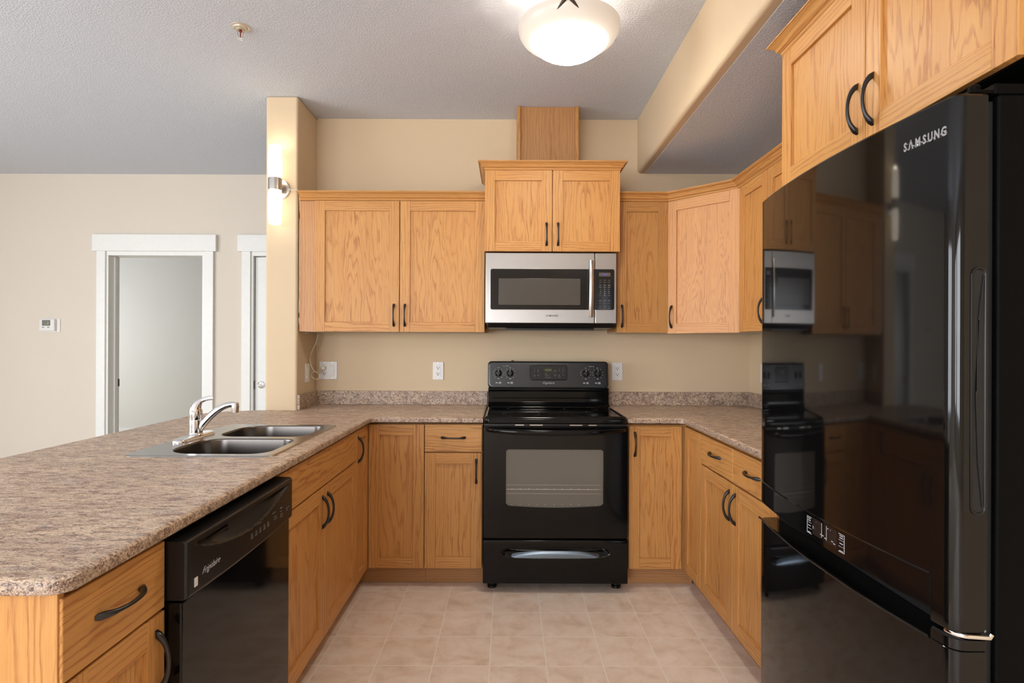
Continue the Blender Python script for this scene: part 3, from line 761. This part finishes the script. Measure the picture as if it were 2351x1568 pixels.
dash(lg, -.030, 1.166, .004, .004, 3.5018); dash(lg, .526, 1.166, .004, .004, 3.5018); dash(lg, -.010, 1.167, .018, .0016, 3.5018); dash(lg, .508, 1.167, .018, .0016, 3.5018)
clusters(lg, 'dial_marking', INK, hd, T, .0125)
for kx in (-.0632, .0095, .478, .552):
    k = MB().lathe([(.0, -.024), (.012, -.0235), (.018, -.018), (.0205, -.006), (.0215, 0), (.0215, .003)], (kx, 3.503, 1.1226), 'y', 28)
    k.box(kx-.0048, kx+.0048, 3.479-.003, 3.503, 1.1226-.018, 1.1226+.024)
    kn = k.build('knob', BLK2, hd, M=T, ang=40, bev=.001)
    MB().box(kx-.0008, kx+.0008, 3.4755, 3.4765, 1.1226+.010, 1.1226+.022).build('pointer_mark', INK, kn, M=T)
text(hd, 'brand_script', 'Frigidaire', .0195, T @ face(.245, 3.5022, 1.0635, 0), INK, .0004, .6, -.00025, 1.0, wx=1.0)
# oven door
b = MB()
wx0, wx1, wz0, wz1 = -.012, .497, .447, .753
dz0, dz1 = .290, .872
outl = rrect(rx0+.001, rx1-.001, dz0, dz1, .006, 4)
wpts = [(wx0, wz1-.01), (wx0+.01, wz1), (wx1-.01, wz1), (wx1, wz1-.01), (wx1, wz0+.022), (wx1-.014, wz0+.010)]
for i in range(1, 12):
    t = i/12; wpts.append((wx1-.014-(wx1-wx0-.028)*t, wz0+.010-.010*math.sin(PI*t)))
wpts += [(wx0+.014, wz0+.010), (wx0, wz0+.022)]
hole_ccw = list(reversed(wpts))     # clockwise list reversed -> CCW
def area2(p): return sum(p[i-1][0]*p[i][1]-p[i][0]*p[i-1][1] for i in range(len(p)))
if area2(hole_ccw) < 0: hole_ccw.reverse()
bb = MB(); bb.holed(outl, [list(reversed(hole_ccw))], 0)
dv = [(p.x, ry, p.y) for p in bb.v]
b._add(dv, [tuple(f) for f in bb.f])
b.loft([[(x, yy, zz) for x, zz in outl] for yy in (ry, 2.990)], cap=(False, True))
b.loft([[(x, yy, zz) for x, zz in hole_ccw] for yy in (ry, ry+.010)], cap=(False, False))
od = b.build('oven_door', BLK, c, ang=40)
b = MB(); gp = [(x, zz) for x, zz in hole_ccw]
b._add([(x, ry+.008, zz) for x, zz in gp], [tuple(range(len(gp)))])
wn = b.build('oven_window', GLS, od, label='oven window coloured with the grey reflection of the room')
rk = MB()
for zz, r in ((.5435, .0013), (.521, .0006), (.566, .0006)): rk.tube([(wx0+.004, ry+.0065, zz), (wx1-.010, ry+.0065, zz)], r, 6)
for i in range(11): rk.box(wx0+.030+.044*i, wx0+.033+.044*i, ry+.005, ry+.0075, .5435, .547); rk.box(wx0+.030+.044*i, wx0+.0325+.044*i, ry+.005, ry+.0075, .4625, .465)
rk.build('oven_rack', CHR, wn)
# door handle: wide bowed bar
n = 25; rings = []
for i in range(n):
    u = 2*i/(n-1)-1; x = (rx0+rx1)/2 + u*.366; o_ = .044*(1-abs(u)**3.2)**.6 if abs(u) < 1 else 0
    yc = ry - .003 - o_; zc = .857 - .010*(1-u*u); hh = .0150*(1-.35*abs(u)**4); tt = .009
    rings.append([(x, yc + tt*math.cos(a)*(1 if math.cos(a) > 0 else 1), zc + hh*math.sin(a)) for a in [2*PI*k/14 for k in range(14)]])
MB().loft(rings).build('handle', BLK, od, ang=60)
tr = MB().box(rx0+.002, rx1-.002, 2.968, 2.995, .8735, .8845)
vt = tr.build('vent_trim', BLK2, c)
for x0_, x1_ in ((.035, .082), (.112, .180), (.322, .388), (.420, .462)): MB().box(x0_, x1_, 2.9665, 2.969, .8765, .8815).build('vent_slot', NIC, vt)
# storage drawer with a scooped grip
b = MB(); NX, NZ = 110, 30; z0_, z1_ = .053, .279; vs = []; fs = []
gx0, gx1, gzt, gzb = -.040, .536, .243, .184
for j in range(NZ+1):
    v = j/NZ; zz = z0_+(z1_-z0_)*v
    for i in range(NX+1):
        x = rx0+.001+(rx1-rx0-.002)*i/NX; vs.append((x, ry-.004, zz))
# refine: use explicit rows around the grip for a crisp lip
rows = [z0_, z0_+.004, .10, .14, .170] + [.176+.0035*k for k in range(22)] + [.262, z1_-.004, z1_]
vs = []
for zz in rows:
    for i in range(NX+1):
        x = rx0+.001+(rx1-rx0-.002)*i/NX; u = (x-(gx0+gx1)/2)/((gx1-gx0)/2); d = 0
        if abs(u) < 1:
            e = math.sqrt(max(0, 1-abs(u)**6)); top = (gzt+gzb)/2 + (gzt-gzb)/2*e; lip = (gzt+gzb)/2 - ((gzt-gzb)/2-.004)*e - .004*(1-u*u)
            if lip < zz < top: d = .026*min(1, (zz-lip)/.034)*min(1, (top-zz)/.006)*min(1, (1-abs(u))*14)
        yy = ry-.004+d
        if zz in (z0_, z1_): yy += .004
        vs.append((x, yy, zz))
R_ = len(rows)
for j in range(R_-1):
    for i in range(NX): a = j*(NX+1)+i; fs.append((a, a+1, a+NX+2, a+NX+1))
b._add(vs, fs); b.box(rx0+.001, rx1-.001, ry+.030, 3.50, z0_, z1_)
b.box(rx0+.001, rx0+.004, ry, ry+.031, z0_, z1_).box(rx1-.004, rx1-.001, ry, ry+.031, z0_, z1_).box(rx0+.001, rx1-.001, ry, ry+.031, z1_-.003, z1_).box(rx0+.001, rx1-.001, ry, ry+.031, z0_, z0_+.003)
sd = b.build('storage_drawer', BLK, c, ang=60)
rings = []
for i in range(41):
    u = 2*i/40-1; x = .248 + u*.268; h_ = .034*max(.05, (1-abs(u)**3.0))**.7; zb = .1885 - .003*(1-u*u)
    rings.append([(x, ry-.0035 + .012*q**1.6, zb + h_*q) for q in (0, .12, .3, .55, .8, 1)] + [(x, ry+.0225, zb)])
MB().loft(rings).build('grip', flat('grip_blue_reflection', (.17, .21, .26, 1), .22, .9), sd, ang=50)  # steel-blue metal paints the window reflection; the drawer grip itself is black gloss
for x, y in ((rx0+.045, 3.045), (rx1-.045, 3.045), (rx0+.045, 3.55), (rx1-.045, 3.55)):
    MB().lathe([(.018, .050), (.018, .016), (.025, .012), (.026, .001), (0, .001)], (x, y, 0), 'z', 18).build('foot', BLK2, c)

# ------------------------------------------------------------------ microwave
c = thing('microwave_oven', 'stainless over-the-range microwave hanging below the crowned cabinet', 'microwave', .24, 3.4, 1.40)
mx0, mx1, mz0, mz1, my = -.1345, .6135, 1.422, 1.8255, 3.226
MB().box(mx0+.004, mx1-.002, my+.022, 3.618, 1.418, mz1).build('body', BLK2, c)
MB().box(mx0, .4885, my, my+.022, mz0, mz1).build('door', STL, c, bev=.004, seg=3)
mdoor = [o for o in c.children if o.name.startswith('door')][0]
MB().box(.4905, mx1, my, my+.022, mz0, mz1).build('control_column', STL, c, bev=.004, seg=3)
mcol = [o for o in c.children if o.name.startswith('control_column')][0]
def plate(x0, x1, z0, z1, rs, y, t=.0016):
    p = rrect(x0, x1, z0, z1, rs, 6)
    return MB().loft([[(x, yy, zz) for x, zz in offset(p, d)] for d, yy in ((0, y+.001), (0, y-t*.6), (.001, y-t))], cap=(True, True))
plate(-.108, .4883, 1.4975, 1.734, [.0005, .012, .012, .0005], my, .0012).build('window_border', STL, mdoor, ang=50)
mw = plate(-.105, .4880, 1.500, 1.7315, [.0005, .010, .010, .0005], my-.0008).build('glass', flat('microwave_black_glass', (.006, .005, .005, 1), .10), mdoor, ang=50)
plate(-.058, .406, 1.527, 1.677, .002, my-.0022, .0012).build('window_mesh', flat('microwave_window_reflection', (.075, .066, .058, 1), .14), mw, ang=50)  # window colour carries the grey reflection of the wall opposite
plate(.4907, .603, 1.4975, 1.734, [.012, .0005, .0005, .012], my, .0012).build('panel_border', STL, mcol, ang=50)
kp = plate(.4909, .600, 1.500, 1.7315, [.010, .0005, .0005, .010], my-.0008).build('keypad', flat('microwave_keypad_black', (.006, .006, .006, 1), .12), mcol, ang=50)
plate(.512, .578, 1.690, 1.712, .001, my-.0022, .0010).build('display', flat('microwave_display', (.10, .075, .055, 1), .3), kp)
text(kp, 'display_digits', '0:00', .015, face(.545, my-.0036, 1.701, 0), flat('display_blue', (.05, .06, .4, 1), .4, emit=(.12, .14, .9, 1), es=.35), .0002)
g = MB(); yy = my-.0034
for k, zz in enumerate((1.668, 1.656, 1.641, 1.638, 1.630, 1.627)):
    for x in (.520, .545, .570): g.box(x-.0065, x+.0065, yy, yy+.0008, zz, zz+.0018)
for zz in (1.580, 1.554, 1.549, 1.535, 1.520, 1.508):
    for x in (.520, .545, .570): g.box(x-.007, x+.007, yy, yy+.0008, zz, zz+.0018)
clusters(g, 'key_legend', INK2, kp, I4, .009)
for r_, row in enumerate(('123', '456', '789', ' 0 ')):
    for k, ch in enumerate(row):
        if ch != ' ': text(kp, 'key_digit', ch, .0085, face(.520+.025*k, yy, 1.617-.0117*r_, 0), INK, .0002)
hp = []; rd = []
for i in range(15):
    u = 2*i/14-1; hp.append((.4655, my-.010-.026*(1-u*u), 1.619+.160*u)); rd.append((.007, .0135))
hd2 = MB().tube(hp, rd, 14, up=(1, 0, 0)).build('handle', STL, mdoor, ang=60)
hd2.data.materials[0] = NIC
for z_ in (1.464, 1.758): MB().box(.457, .474, my-.014, my-.001, z_, z_+.016).build('handle_mount', NIC, hd2)
LW = [.82, 1.04, 1.20, .82, .94, .98, .98]
def letter_centres(total):
    k = total/sum(LW); out_ = []; cur = 0
    for w_ in LW: out_.append((cur + w_/2)*k - total/2); cur += w_
    return out_
for ch, dx_ in zip('S\u039bMSUNG', letter_centres(.071)): text(mdoor, 'brand_letter', ch, .0140, face(.2455+dx_, my-.0004, 1.4655, 0), DRK, .0003, 0, .0004, 1.0, wx=.85)
ub = [(my+.012, 1.4205), (my+.030, 1.398), (3.60, 1.390), (3.60, 1.4205)]
b = MB().extr(ub, 'x', mx0+.015, mx1-.015); un = b.build('underside_vent', BLK2, c)
MB().box(mx0+.12, mx1-.12, my+.05, my+.13, 1.385, 1.3955).build('grease_filter', BLK2, un)

# ------------------------------------------------------------------ refrigerator (faces -x)
c = thing('refrigerator', 'tall glossy black bottom-freezer refrigerator on the right', 'refrigerator', 1.2, 1.44, 0)
fy0, fy1, fb = 1.036, 1.842, .894
MB().box(fb, 1.53, fy0, fy1, .035, 1.765).build('cabinet_shell', BLKT, c, bev=.006, seg=3)
MB().box(.876, fb, fy0+.012, fy1-.012, .06, 1.755).build('gasket', DRK, c)
def prof(inset=0, ya=None, yb=None, back=.876):
    yc, hw = (fy0+fy1)/2, (fy1-fy0)/2; p = []
    N = 40; r = .026
    def X(y): return .8185 - .032*(1-((y-yc)/hw)**2)
    ya_, yb_ = (fy0 if ya is None else ya), (fy1 if yb is None else yb)
    if ya is None:
        x0 = X(fy0+r)
        for i in range(7): a = PI/2*i/6; p.append((x0 + r*1.0 - r*math.sin(a) - inset*0, fy0 + r - r*math.cos(a)))
    else: p.append((X(ya_)-inset, ya_))
    for i in range(1, N):
        y = (p[-1][1] if i == 1 else y0s) if False else (ya_ + (r if ya is None else 0)) + ((yb_ - (r if yb is None else 0)) - (ya_ + (r if ya is None else 0)))*i/N
        p.append((X(y)-inset, y))
    if yb is None:
        x0 = X(fy1-r)
        for i in range(7): a = PI/2*i/6; p.append((x0 + r - r*math.cos(a), fy1 - r + r*math.sin(a)))
    else: p.append((X(yb_)-inset, yb_))
    p += [(back, yb_), (back, ya_)]
    return p    # clockwise? orient below
def fr_ext(p, zs, ins=(0,)):
    if area2(p) < 0: p = list(reversed(p))
    return MB().loft([[(x, y, zz) for x, y in (offset(p, d) if d else p)] for zz, d in zs], cap=(True, True))
ya, yb = 1.086, 1.812
b = fr_ext(prof(), [(.8005, 0), (1.762, 0), (1.767, .004)])
ud = b.build('door', FRG, c, ang=35)
b = fr_ext(prof(yb=ya), [(.776, .002), (.779, 0), (.8005, 0)]); b2 = b.build('lower_corner', FRG, ud, ang=35)
b = fr_ext(prof(.0022, ya, yb), [(.8015, .003), (.804, 0), (.866, 0), (.8685, .002)]); pn = b.build('display_strip', FRG, ud, ang=35, label='slim raised control strip')
# legend on the strip
yc_, hw_ = (fy0+fy1)/2, (fy1-fy0)/2
def FXf(y): return .8185 - .032*(1-((y-yc_)/hw_)**2) - .0022
def mark(m, ya_, yb_, za, zb):
    ya_ -= .018; yb_ -= .018
    n_ = max(1, int(abs(yb_-ya_)/.01)); 
    for i in range(n_):
        y_a = ya_+(yb_-ya_)*i/n_; y_b = ya_+(yb_-ya_)*(i+1)/n_
        xa, xb = FXf(y_a)-.0006, FXf(y_b)-.0006
        m._add([(xa, y_a, za), (xb, y_b, za), (xb, y_b, zb), (xa, y_a, zb), (xa+.0008, y_a, za), (xb+.0008, y_b, za), (xb+.0008, y_b, zb), (xa+.0008, y_a, zb)], [(0, 1, 2, 3), (7, 6, 5, 4), (0, 4, 5, 1), (3, 2, 6, 7), (0, 3, 7, 4), (1, 5, 6, 2)])
g = MB()
for (ys, s) in ((1.503, -1), (1.342, 1)):
    mark(g, min(ys, ys+s*.0012), max(ys, ys+s*.0012), .815, .857)
    for zz in (.815, .857): mark(g, min(ys, ys+s*.022), max(ys, ys+s*.022), zz-.0006, zz+.0006)
    for zz in (.8275, .8425): mark(g, min(ys, ys+s*.022), max(ys, ys+s*.022), zz-.0003, zz+.0003)
    for zz in (.8175, .835, .848, .853): mark(g, min(ys+s*.005, ys+s*.018), max(ys+s*.005, ys+s*.018), zz-.0009, zz+.0009)
for y_, zz, l in ((1.452, .853, .014), (1.470, .838, .010), (1.470, .834, .010), (1.437, .829, .006), (1.428, .829, .006), (1.418, .826, .006), (1.402, .853, .014), (1.388, .828, .008), (1.380, .825, .008)): mark(g, y_-l/2, y_+l/2, zz-.001, zz+.001)
mark(g, 1.4335, 1.4345, .822, .858); mark(g, 1.4125, 1.4135, .822, .858)
clusters(g, 'panel_legend', INK, pn, I4, .0025)
SW = flat('strip_window', (.02, .014, .012, 1), .2)
for a_, b__ in ((1.372, 1.411), (1.436, 1.476)):
    g = MB(); mark(g, a_, b__, .818, .860); g.build('panel_window', SW, pn)
# freezer drawer
b = fr_ext(prof(), [(.050, .004), (.055, 0), (.7415, 0), (.7445, .004)]); fz = b.build('freezer_drawer', FRG, c, ang=35)
b = fr_ext(prof(yb=ya), [(.7445, 0), (.763, 0), (.767, .004)]); b.build('drawer_corner', FRG, fz, ang=35)
lip = []
for i in range(41):
    y = ya+.004+(yb+.024-ya)*i/40
    x = .8185 - .032*(1-((min(y, fy1-.02)-yc_)/hw_)**2)
    lip.append((x+.0015, y, .7440))
MB().tube(lip, .0034, 8).build('grip_lip', BLK, fz)
# hinges and side grip
hg = MB().box(.846, .905, fy0+.004, fy0+.050, 1.7675, 1.775).lathe([(.010, 1.768), (.010, 1.785), (.006, 1.790), (0, 1.790)], (.868, fy0+.022, 0), 'z', 18).box(.890, .960, fy0+.002, fy0+.075, 1.7655, 1.786)
hg.build('top_hinge', BLKT, c, bev=.003)
hp = []
for i in range(9): a = PI/2*i/8; hp.append((.822+.026-.0275*math.sin(a), fy0+.026-.0275*math.cos(a), .7715))
hp = [(.882, fy0-.005, .7775), (.878, fy0-.0055, .7715), (.865, fy0-.004, .7715)] + hp
MB().tube(hp, [(.003, .0042)]*len(hp), 8).build('middle_hinge', CHR, c, label='bright metal hinge')
lp = rrect(.8465, .8735, .994, 1.447, .0125, 8)
b = MB().loft([[(x, yy, zz) for x, zz in offset(lp, d)] for d, yy in ((-.002, fy0+.001), (-.001, fy0-.0025), (.002, fy0-.0030), (.004, fy0-.001), (.0045, fy0+.0005))], cap=(False, False))
gr = b.build('side_grip', BLK2, ud, ang=60)
b = MB(); ip = offset(lp, .0045)
if area2(ip) < 0: ip.reverse()
b._add([(x, fy0-.0004, zz) for x, zz in ip], [tuple(range(len(ip)))]); b.build('grip_recess', DRK, gr)
MB().tube([(.868, fy0-.0012, 1.432), (.8585, fy0-.0012, 1.35), (.854, fy0-.0012, 1.22), (.8585, fy0-.0012, 1.09), (.867, fy0-.0012, 1.008)], .0016, 8).build('grip_ridge', BLK2, gr)
bl = math.degrees(math.atan2(.032*2*((1.10-yc_)/hw_**2), 1))
for ch, dx_ in zip('S\u039bMSUNG', letter_centres(.100)):
    y_ = 1.1025 - dx_; x_ = .8185 - .032*(1-((y_-yc_)/hw_)**2)
    text(ud, 'brand_letter', ch, .0235, face(x_-.0012, y_, 1.7035, -90 - bl), CHR, .0012, 0, .0010, 1.0, wx=.68)

# ------------------------------------------------------------------ lamps
c = thing('ceiling_lamp', 'lit frosted glass bowl lamp with bronze brackets on the kitchen ceiling', 'lamp', .238, 2.29, 2.56)
lx, ly, lz = .238, 2.29, 2.585
fl = lambda a, r: (.010*math.cos(24*a)) if r < .16 else 0
pf = [(.0, -.134), (.012, -.134), (.030, -.131), (.060, -.123), (.090, -.111), (.115, -.097), (.135, -.083), (.150, -.070), (.158, -.064), (.164, -.058), (.178, -.053), (.192, -.040), (.201, -.024), (.204, -.008), (.204, .002), (.200, .002), (.190, -.022), (.165, -.052), (.13, -.08)]
o = MB().lathe(pf, (lx, ly, lz), 'z', 192, cap=(False, False), flute=fl)
bowl = MB.build(o, 'glass_bowl', None or lamp_glass('lit_bowl_glass', (1.0, .88, .74, 1), .20, 52.0, .203), c, ang=60)
# recentre texture: object origin of the bowl is the lamp axis
b = MB().lathe([(.0, 2.742), (.075, 2.742), (.078, 2.735), (.070, 2.722), (.020, 2.716), (.010, 2.70), (.010, 2.62), (0, 2.62)], (lx, ly, 0), 'z', 32)
b.build('canopy', BRZ, c)
MB().lathe([(0, 2.566), (.172, 2.566), (.172, 2.570), (0, 2.570)], (lx, ly, 0), 'z', 48).build('light_block_disc', WPL, c)  # opaque disc added to stop the open bowl glowing up at the ceiling
for a in (263, 23, 143):
    aa = math.radians(a); ca, sa = math.cos(aa), math.sin(aa)
    arm = [(lx+ca*.03, ly+sa*.03, 2.715), (lx+ca*.10, ly+sa*.10, 2.70), (lx+ca*.17, ly+sa*.17, 2.64), (lx+ca*.207, ly+sa*.207, 2.592)]
    ar = MB().tube(arm, [(.006, .004)]*4, 10)
    for sgn in (-1, 1):
        pts = []
        for i in range(6):
            t = i/5; ang_ = aa + sgn*(.02+.20*t); rr_ = .211 - .022*t; pts.append((lx+rr_*math.cos(ang_), ly+rr_*math.sin(ang_), 2.590-.040*t**.6))
        ar.tube(pts, [.009, .008, .006, .005, .0045, .005], 10)
    ar.build('bracket', BRZ, c)
d = bpy.data.lights.new('ceiling_bulb', 'POINT'); d.energy = 3.0; d.color = (1, .90, .78); d.shadow_soft_size = .04
o = bpy.data.objects.new('ceiling_bulb', d); COL.objects.link(o); o.location = (lx, ly, lz+.02); o.parent = c; o.matrix_parent_inverse = W[c].inverted()

c = thing('fill_dome_lamp', 'added unseen dome lamp behind the camera, filling the kitchen with light', 'lamp', .35, -1.3, CZ)  # unseen lamp added as fill, mainly for floor and left cabinet fronts
MB().lathe([(0, -.075), (.06, -.070), (.11, -.052), (.145, -.022), (.15, -.012)], (.35, -1.3, CZ), 'z', 40).build('fill_dome', flat('fill_dome_glass', (.9, .9, .88, 1), .3, emit=(1, .95, .88, 1), es=46), c, ang=60)
MB().lathe([(.15, -.014), (.16, -.012), (.16, -.0005), (0, -.0005)], (.35, -1.3, CZ), 'z', 40).build('trim_ring', NIC, c)

c = thing('wall_lamp', 'lit double-tube wall lamp on the end of the partition wall', 'lamp', -1.333, 3.298, 2.2)
wx, wy = -1.333, 3.222; wz = 2.2065
MB().lathe([(.0, -.010), (.050, -.010), (.0575, -.005), (.0585, 0)], (wx, 3.2985, wz-.008), 'y', 40).build('backplate', NIC, c)
MB().tube([(wx, 3.29, wz-.008), (wx, 3.24, wz-.008)], .009, 14).build('arm', NIC, c)
MB().lathe([(.0368, -.034), (.0375, -.033), (.0375, .033), (.0368, .034)], (wx, wy, wz), 'z', 32, cap=(True, True)).build('collar', NIC, c)
TUB = flat('lit_tube_glass', (.9, .86, .8, 1), .3, emit=(1.0, .87, .70, 1), es=2.4)
MB().lathe([(.034, .033), (.0375, .06), (.0385, .09), (.037, .15), (.0335, .215), (.031, .2185), (.028, .214)], (wx, wy, wz), 'z', 32, cap=(False, False)).build('glass_tube', TUB, c, ang=60)
MB().lathe([(.034, -.033), (.0375, -.06), (.0385, -.09), (.037, -.15), (.0335, -.222), (.031, -.2255), (.028, -.214), (.0, -.212)], (wx, wy, wz), 'z', 32, cap=(False, False)).build('glass_tube', TUB, c, ang=60)
d = bpy.data.lights.new('wall_bulb', 'POINT'); d.energy = .22; d.color = (1, .86, .68); d.shadow_soft_size = .02
o = bpy.data.objects.new('wall_bulb', d); COL.objects.link(o); o.location = (wx, wy, wz+.225); o.parent = c; o.matrix_parent_inverse = W[c].inverted()

# ------------------------------------------------------------------ power cord
def smooth_path(P, k=6):
    P = [Vector(p) for p in P]; out = []
    for i in range(len(P)-1):
        p0, p1, p2, p3 = P[max(i-1, 0)], P[i], P[i+1], P[min(i+2, len(P)-1)]
        for j in range(k):
            t = j/k; out.append(.5*((2*p1) + (-p0+p2)*t + (2*p0-5*p1+4*p2-p3)*t*t + (-p0+3*p1-3*p2+p3)*t**3))
    out.append(P[-1]); return out
pA = [(wx+.05, 3.288, wz-.006), (-1.262, 3.292, wz-.014), (-1.236, 3.290, wz-.012), (-1.228, 3.300, wz-.020), (-1.2275, 3.318, 2.13), (-1.2275, 3.318, 1.9), (-1.2275, 3.318, 1.6), (-1.2275, 3.325, 1.40), (-1.215, 3.42, 1.36), (-1.20, 3.50, 1.350), (-1.175, 3.55, 1.350), (-1.150, 3.57, 1.362), (-1.155, 3.57, 1.34)]
b = MB().tube(smooth_path(pA[:9]), .0026, 8)
def bp_(px, py, Y): 
    x_ = px + .004*(py-784); y_ = py - .004*(px-1175)
    return ((x_-1168)*Y/1300, Y, 1.303 - (y_-790)*Y/1300)
pB = [bp_(731, 768, 3.55), bp_(724, 790, 3.54), bp_(714, 812, 3.52), bp_(711.5, 828, 3.50), bp_(717, 845, 3.50), bp_(726, 855, 3.53), bp_(735, 856, 3.57), bp_(741, 849, 3.60), bp_(736, 844, 3.60), bp_(732, 851, 3.58), bp_(733, 866, 3.56), bp_(728, 871, 3.55), bp_(719, 868, 3.53), bp_(714, 860, 3.52), bp_(719, 854, 3.52), bp_(730, 853, 3.56), bp_(738, 848, 3.60), bp_(744, 845, 3.612)]
b.tube(smooth_path(pB), .0026, 8)
cd = thing('power_cord', 'thin cream power cord looping from the wall cabinet to the corner outlet', 'cord', -1.2, 3.5, 1.07)
b.build('wire', CORD, cd, ang=60)
q = bp_(744, 845, 3.62)
MB().box(q[0]-.012, q[0]+.012, 3.600, 3.622, q[2]-.010, q[2]+.012).build('plug', CORD, cd, bev=.004, seg=3)

# ------------------------------------------------------------------ outlets, switches, thermostat, sprinkler
def duplex(parent, M, x, zc):
    f = MB().box(x-.0165, x+.0165, -.0072, -.004, zc-.0335, zc+.0335).build('receptacle', WPL, parent, M, bev=.001)
    s = MB()
    for dz in (.019, -.019):
        s.box(x-.0085, x-.0055, -.0078, -.007, zc+dz-.0015, zc+dz+.0075).box(x+.0055, x+.008, -.0078, -.007, zc+dz-.001, zc+dz+.007)
        s.lathe([(0, -.0078), (.0032, -.0078), (.0032, -.007)], (x, 0, zc+dz-.0065), 'y', 12)
    s.build('slots', DRK, f, M)
def plate_(parent, M, w, h, zc, screws=((0),)):
    o = MB().box(-w/2, w/2, -.0055, -.0004, zc-h/2, zc+h/2).build('cover_plate', WPL, parent, M, bev=.002, seg=3)
    s = MB()
    for x in screws:
        for sz in (-1, 1): s.lathe([(0, -.0066), (.0028, -.0063), (.0030, -.0052)], (x, 0, zc+sz*h*.435), 'y', 12)
    s.build('screw', NIC, o, M)
zc = 1.130
for nm, lb, M in (('wall_outlet', 'white duplex wall outlet on the back wall left of the range', frame(-.4515, 3.63, 0)),
                  ('wall_outlet', 'white duplex wall outlet on the back wall just right of the range', frame(.6955, 3.63, 0)),
                  ('wall_outlet', 'white duplex outlet on the right-hand wall, half hidden by the refrigerator', frame(1.547, 3.432, 0, -90))):
    p_ = M @ Vector((0, 0, zc)); t = thing(nm, lb, 'outlet', p_.x, p_.y, zc, 0)
    plate_(t, M, .068, .114, zc, (0,)); duplex(t, M, 0, zc)
M = frame(-1.155, 3.63, 0)
t = thing('outlet_switch_plate', 'white double plate with an outlet and a rocker switch in the left corner', 'outlet', -1.155, 3.63, zc)
plate_(t, M, .113, .114, zc, (-.024, .023)); duplex(t, M, -.024, zc)
MB().box(.007, .039, -.009, -.004, zc-.0335, zc+.0335).build('rocker', WPL, t, M, bev=.0015)
M = frame(-1.235, 3.462, 0, 90)
t = thing('light_switch', 'white switch plate on the side of the partition wall above the backsplash', 'switch', -1.235, 3.462, 1.122)
plate_(t, M, .070, .114, 1.122, (0,)); MB().box(-.0165, .0165, -.009, -.004, 1.122-.0335, 1.122+.0335).build('rocker', WPL, t, M, bev=.0015)

t = thing('thermostat', 'small white thermostat with a grey display on the far left wall', 'thermostat', -3.91, 4.84, 1.45)
M = frame(-3.912, 4.84, 0)
MB().box(-.080, .080, -.006, -.0004, 1.390, 1.504).build('wall_plate', WPL, t, M, bev=.002)
bd = MB().box(-.078, .050, -.030, -.006, 1.400, 1.498).build('housing', WPL, t, M, bev=.004, seg=3)
MB().box(-.052, .015, -.0312, -.0295, 1.445, 1.490).build('screen_frame', DRK, bd, M)
sc_ = MB().box(-.047, .010, -.0318, -.031, 1.450, 1.485).build('screen', LCD, bd, M)
text(sc_, 'screen_digits', '59', .032, M @ face(-.028, -.0322, 1.4675, 0), flat('lcd_ink', srgb(50, 56, 44), .5), .0001, .15)
g = MB()
for x in (-.045, .0): g.box(x-.010, x+.010, -.0308, -.0298, 1.428, 1.434)
g.build('button', INK2, bd, M)

sx, sy = -1.228, 2.58
t = thing('sprinkler_head', 'small fire sprinkler head in the stippled ceiling', 'sprinkler', sx, sy, CZ)
MB().lathe([(0, -.0135), (.014, -.0135), (.018, -.010), (.030, -.010), (.032, -.004), (.040, -.002), (.041, -.0005)], (sx, sy, CZ), 'z', 32).build('escutcheon', flat('aged_white_metal', srgb(205, 192, 172), .35, .2), t)
b = MB()
for s in (-1, 1): b.tube([(sx+s*.012, sy, CZ-.012), (sx+s*.013, sy, CZ-.030), (sx+s*.009, sy, CZ-.044), (sx, sy, CZ-.052)], .0022, 8)
b.lathe([(0, -.056), (.015, -.0555), (.015, -.0540), (0, -.0535)], (sx, sy, CZ), 'z', 20).build('frame_arms', CHR, t)
MB().lathe([(.007, -.013), (.007, -.022), (.0025, -.026), (.0022, -.048), (0, -.050)], (sx, sy, CZ), 'z', 14).build('bulb', RED, t)

# repeats share a group
for o in bpy.data.objects:
    if o.parent or 'label' not in o: continue
    k = o.name.split('.')[0]
    if k in ('wall_cabinet', 'corner_wall_cabinet', 'microwave_cabinet', 'fridge_cabinet'): o['group'] = 'oak wall cabinets'
    elif k in ('corner_base_cabinet', 'drawer_cabinet', 'base_cabinet', 'sink_cabinet', 'end_cabinet'): o['group'] = 'oak base cabinets'
    elif k == 'wall_outlet': o['group'] = 'duplex wall outlets'
    elif k == 'countertop': o['group'] = 'laminate countertops'
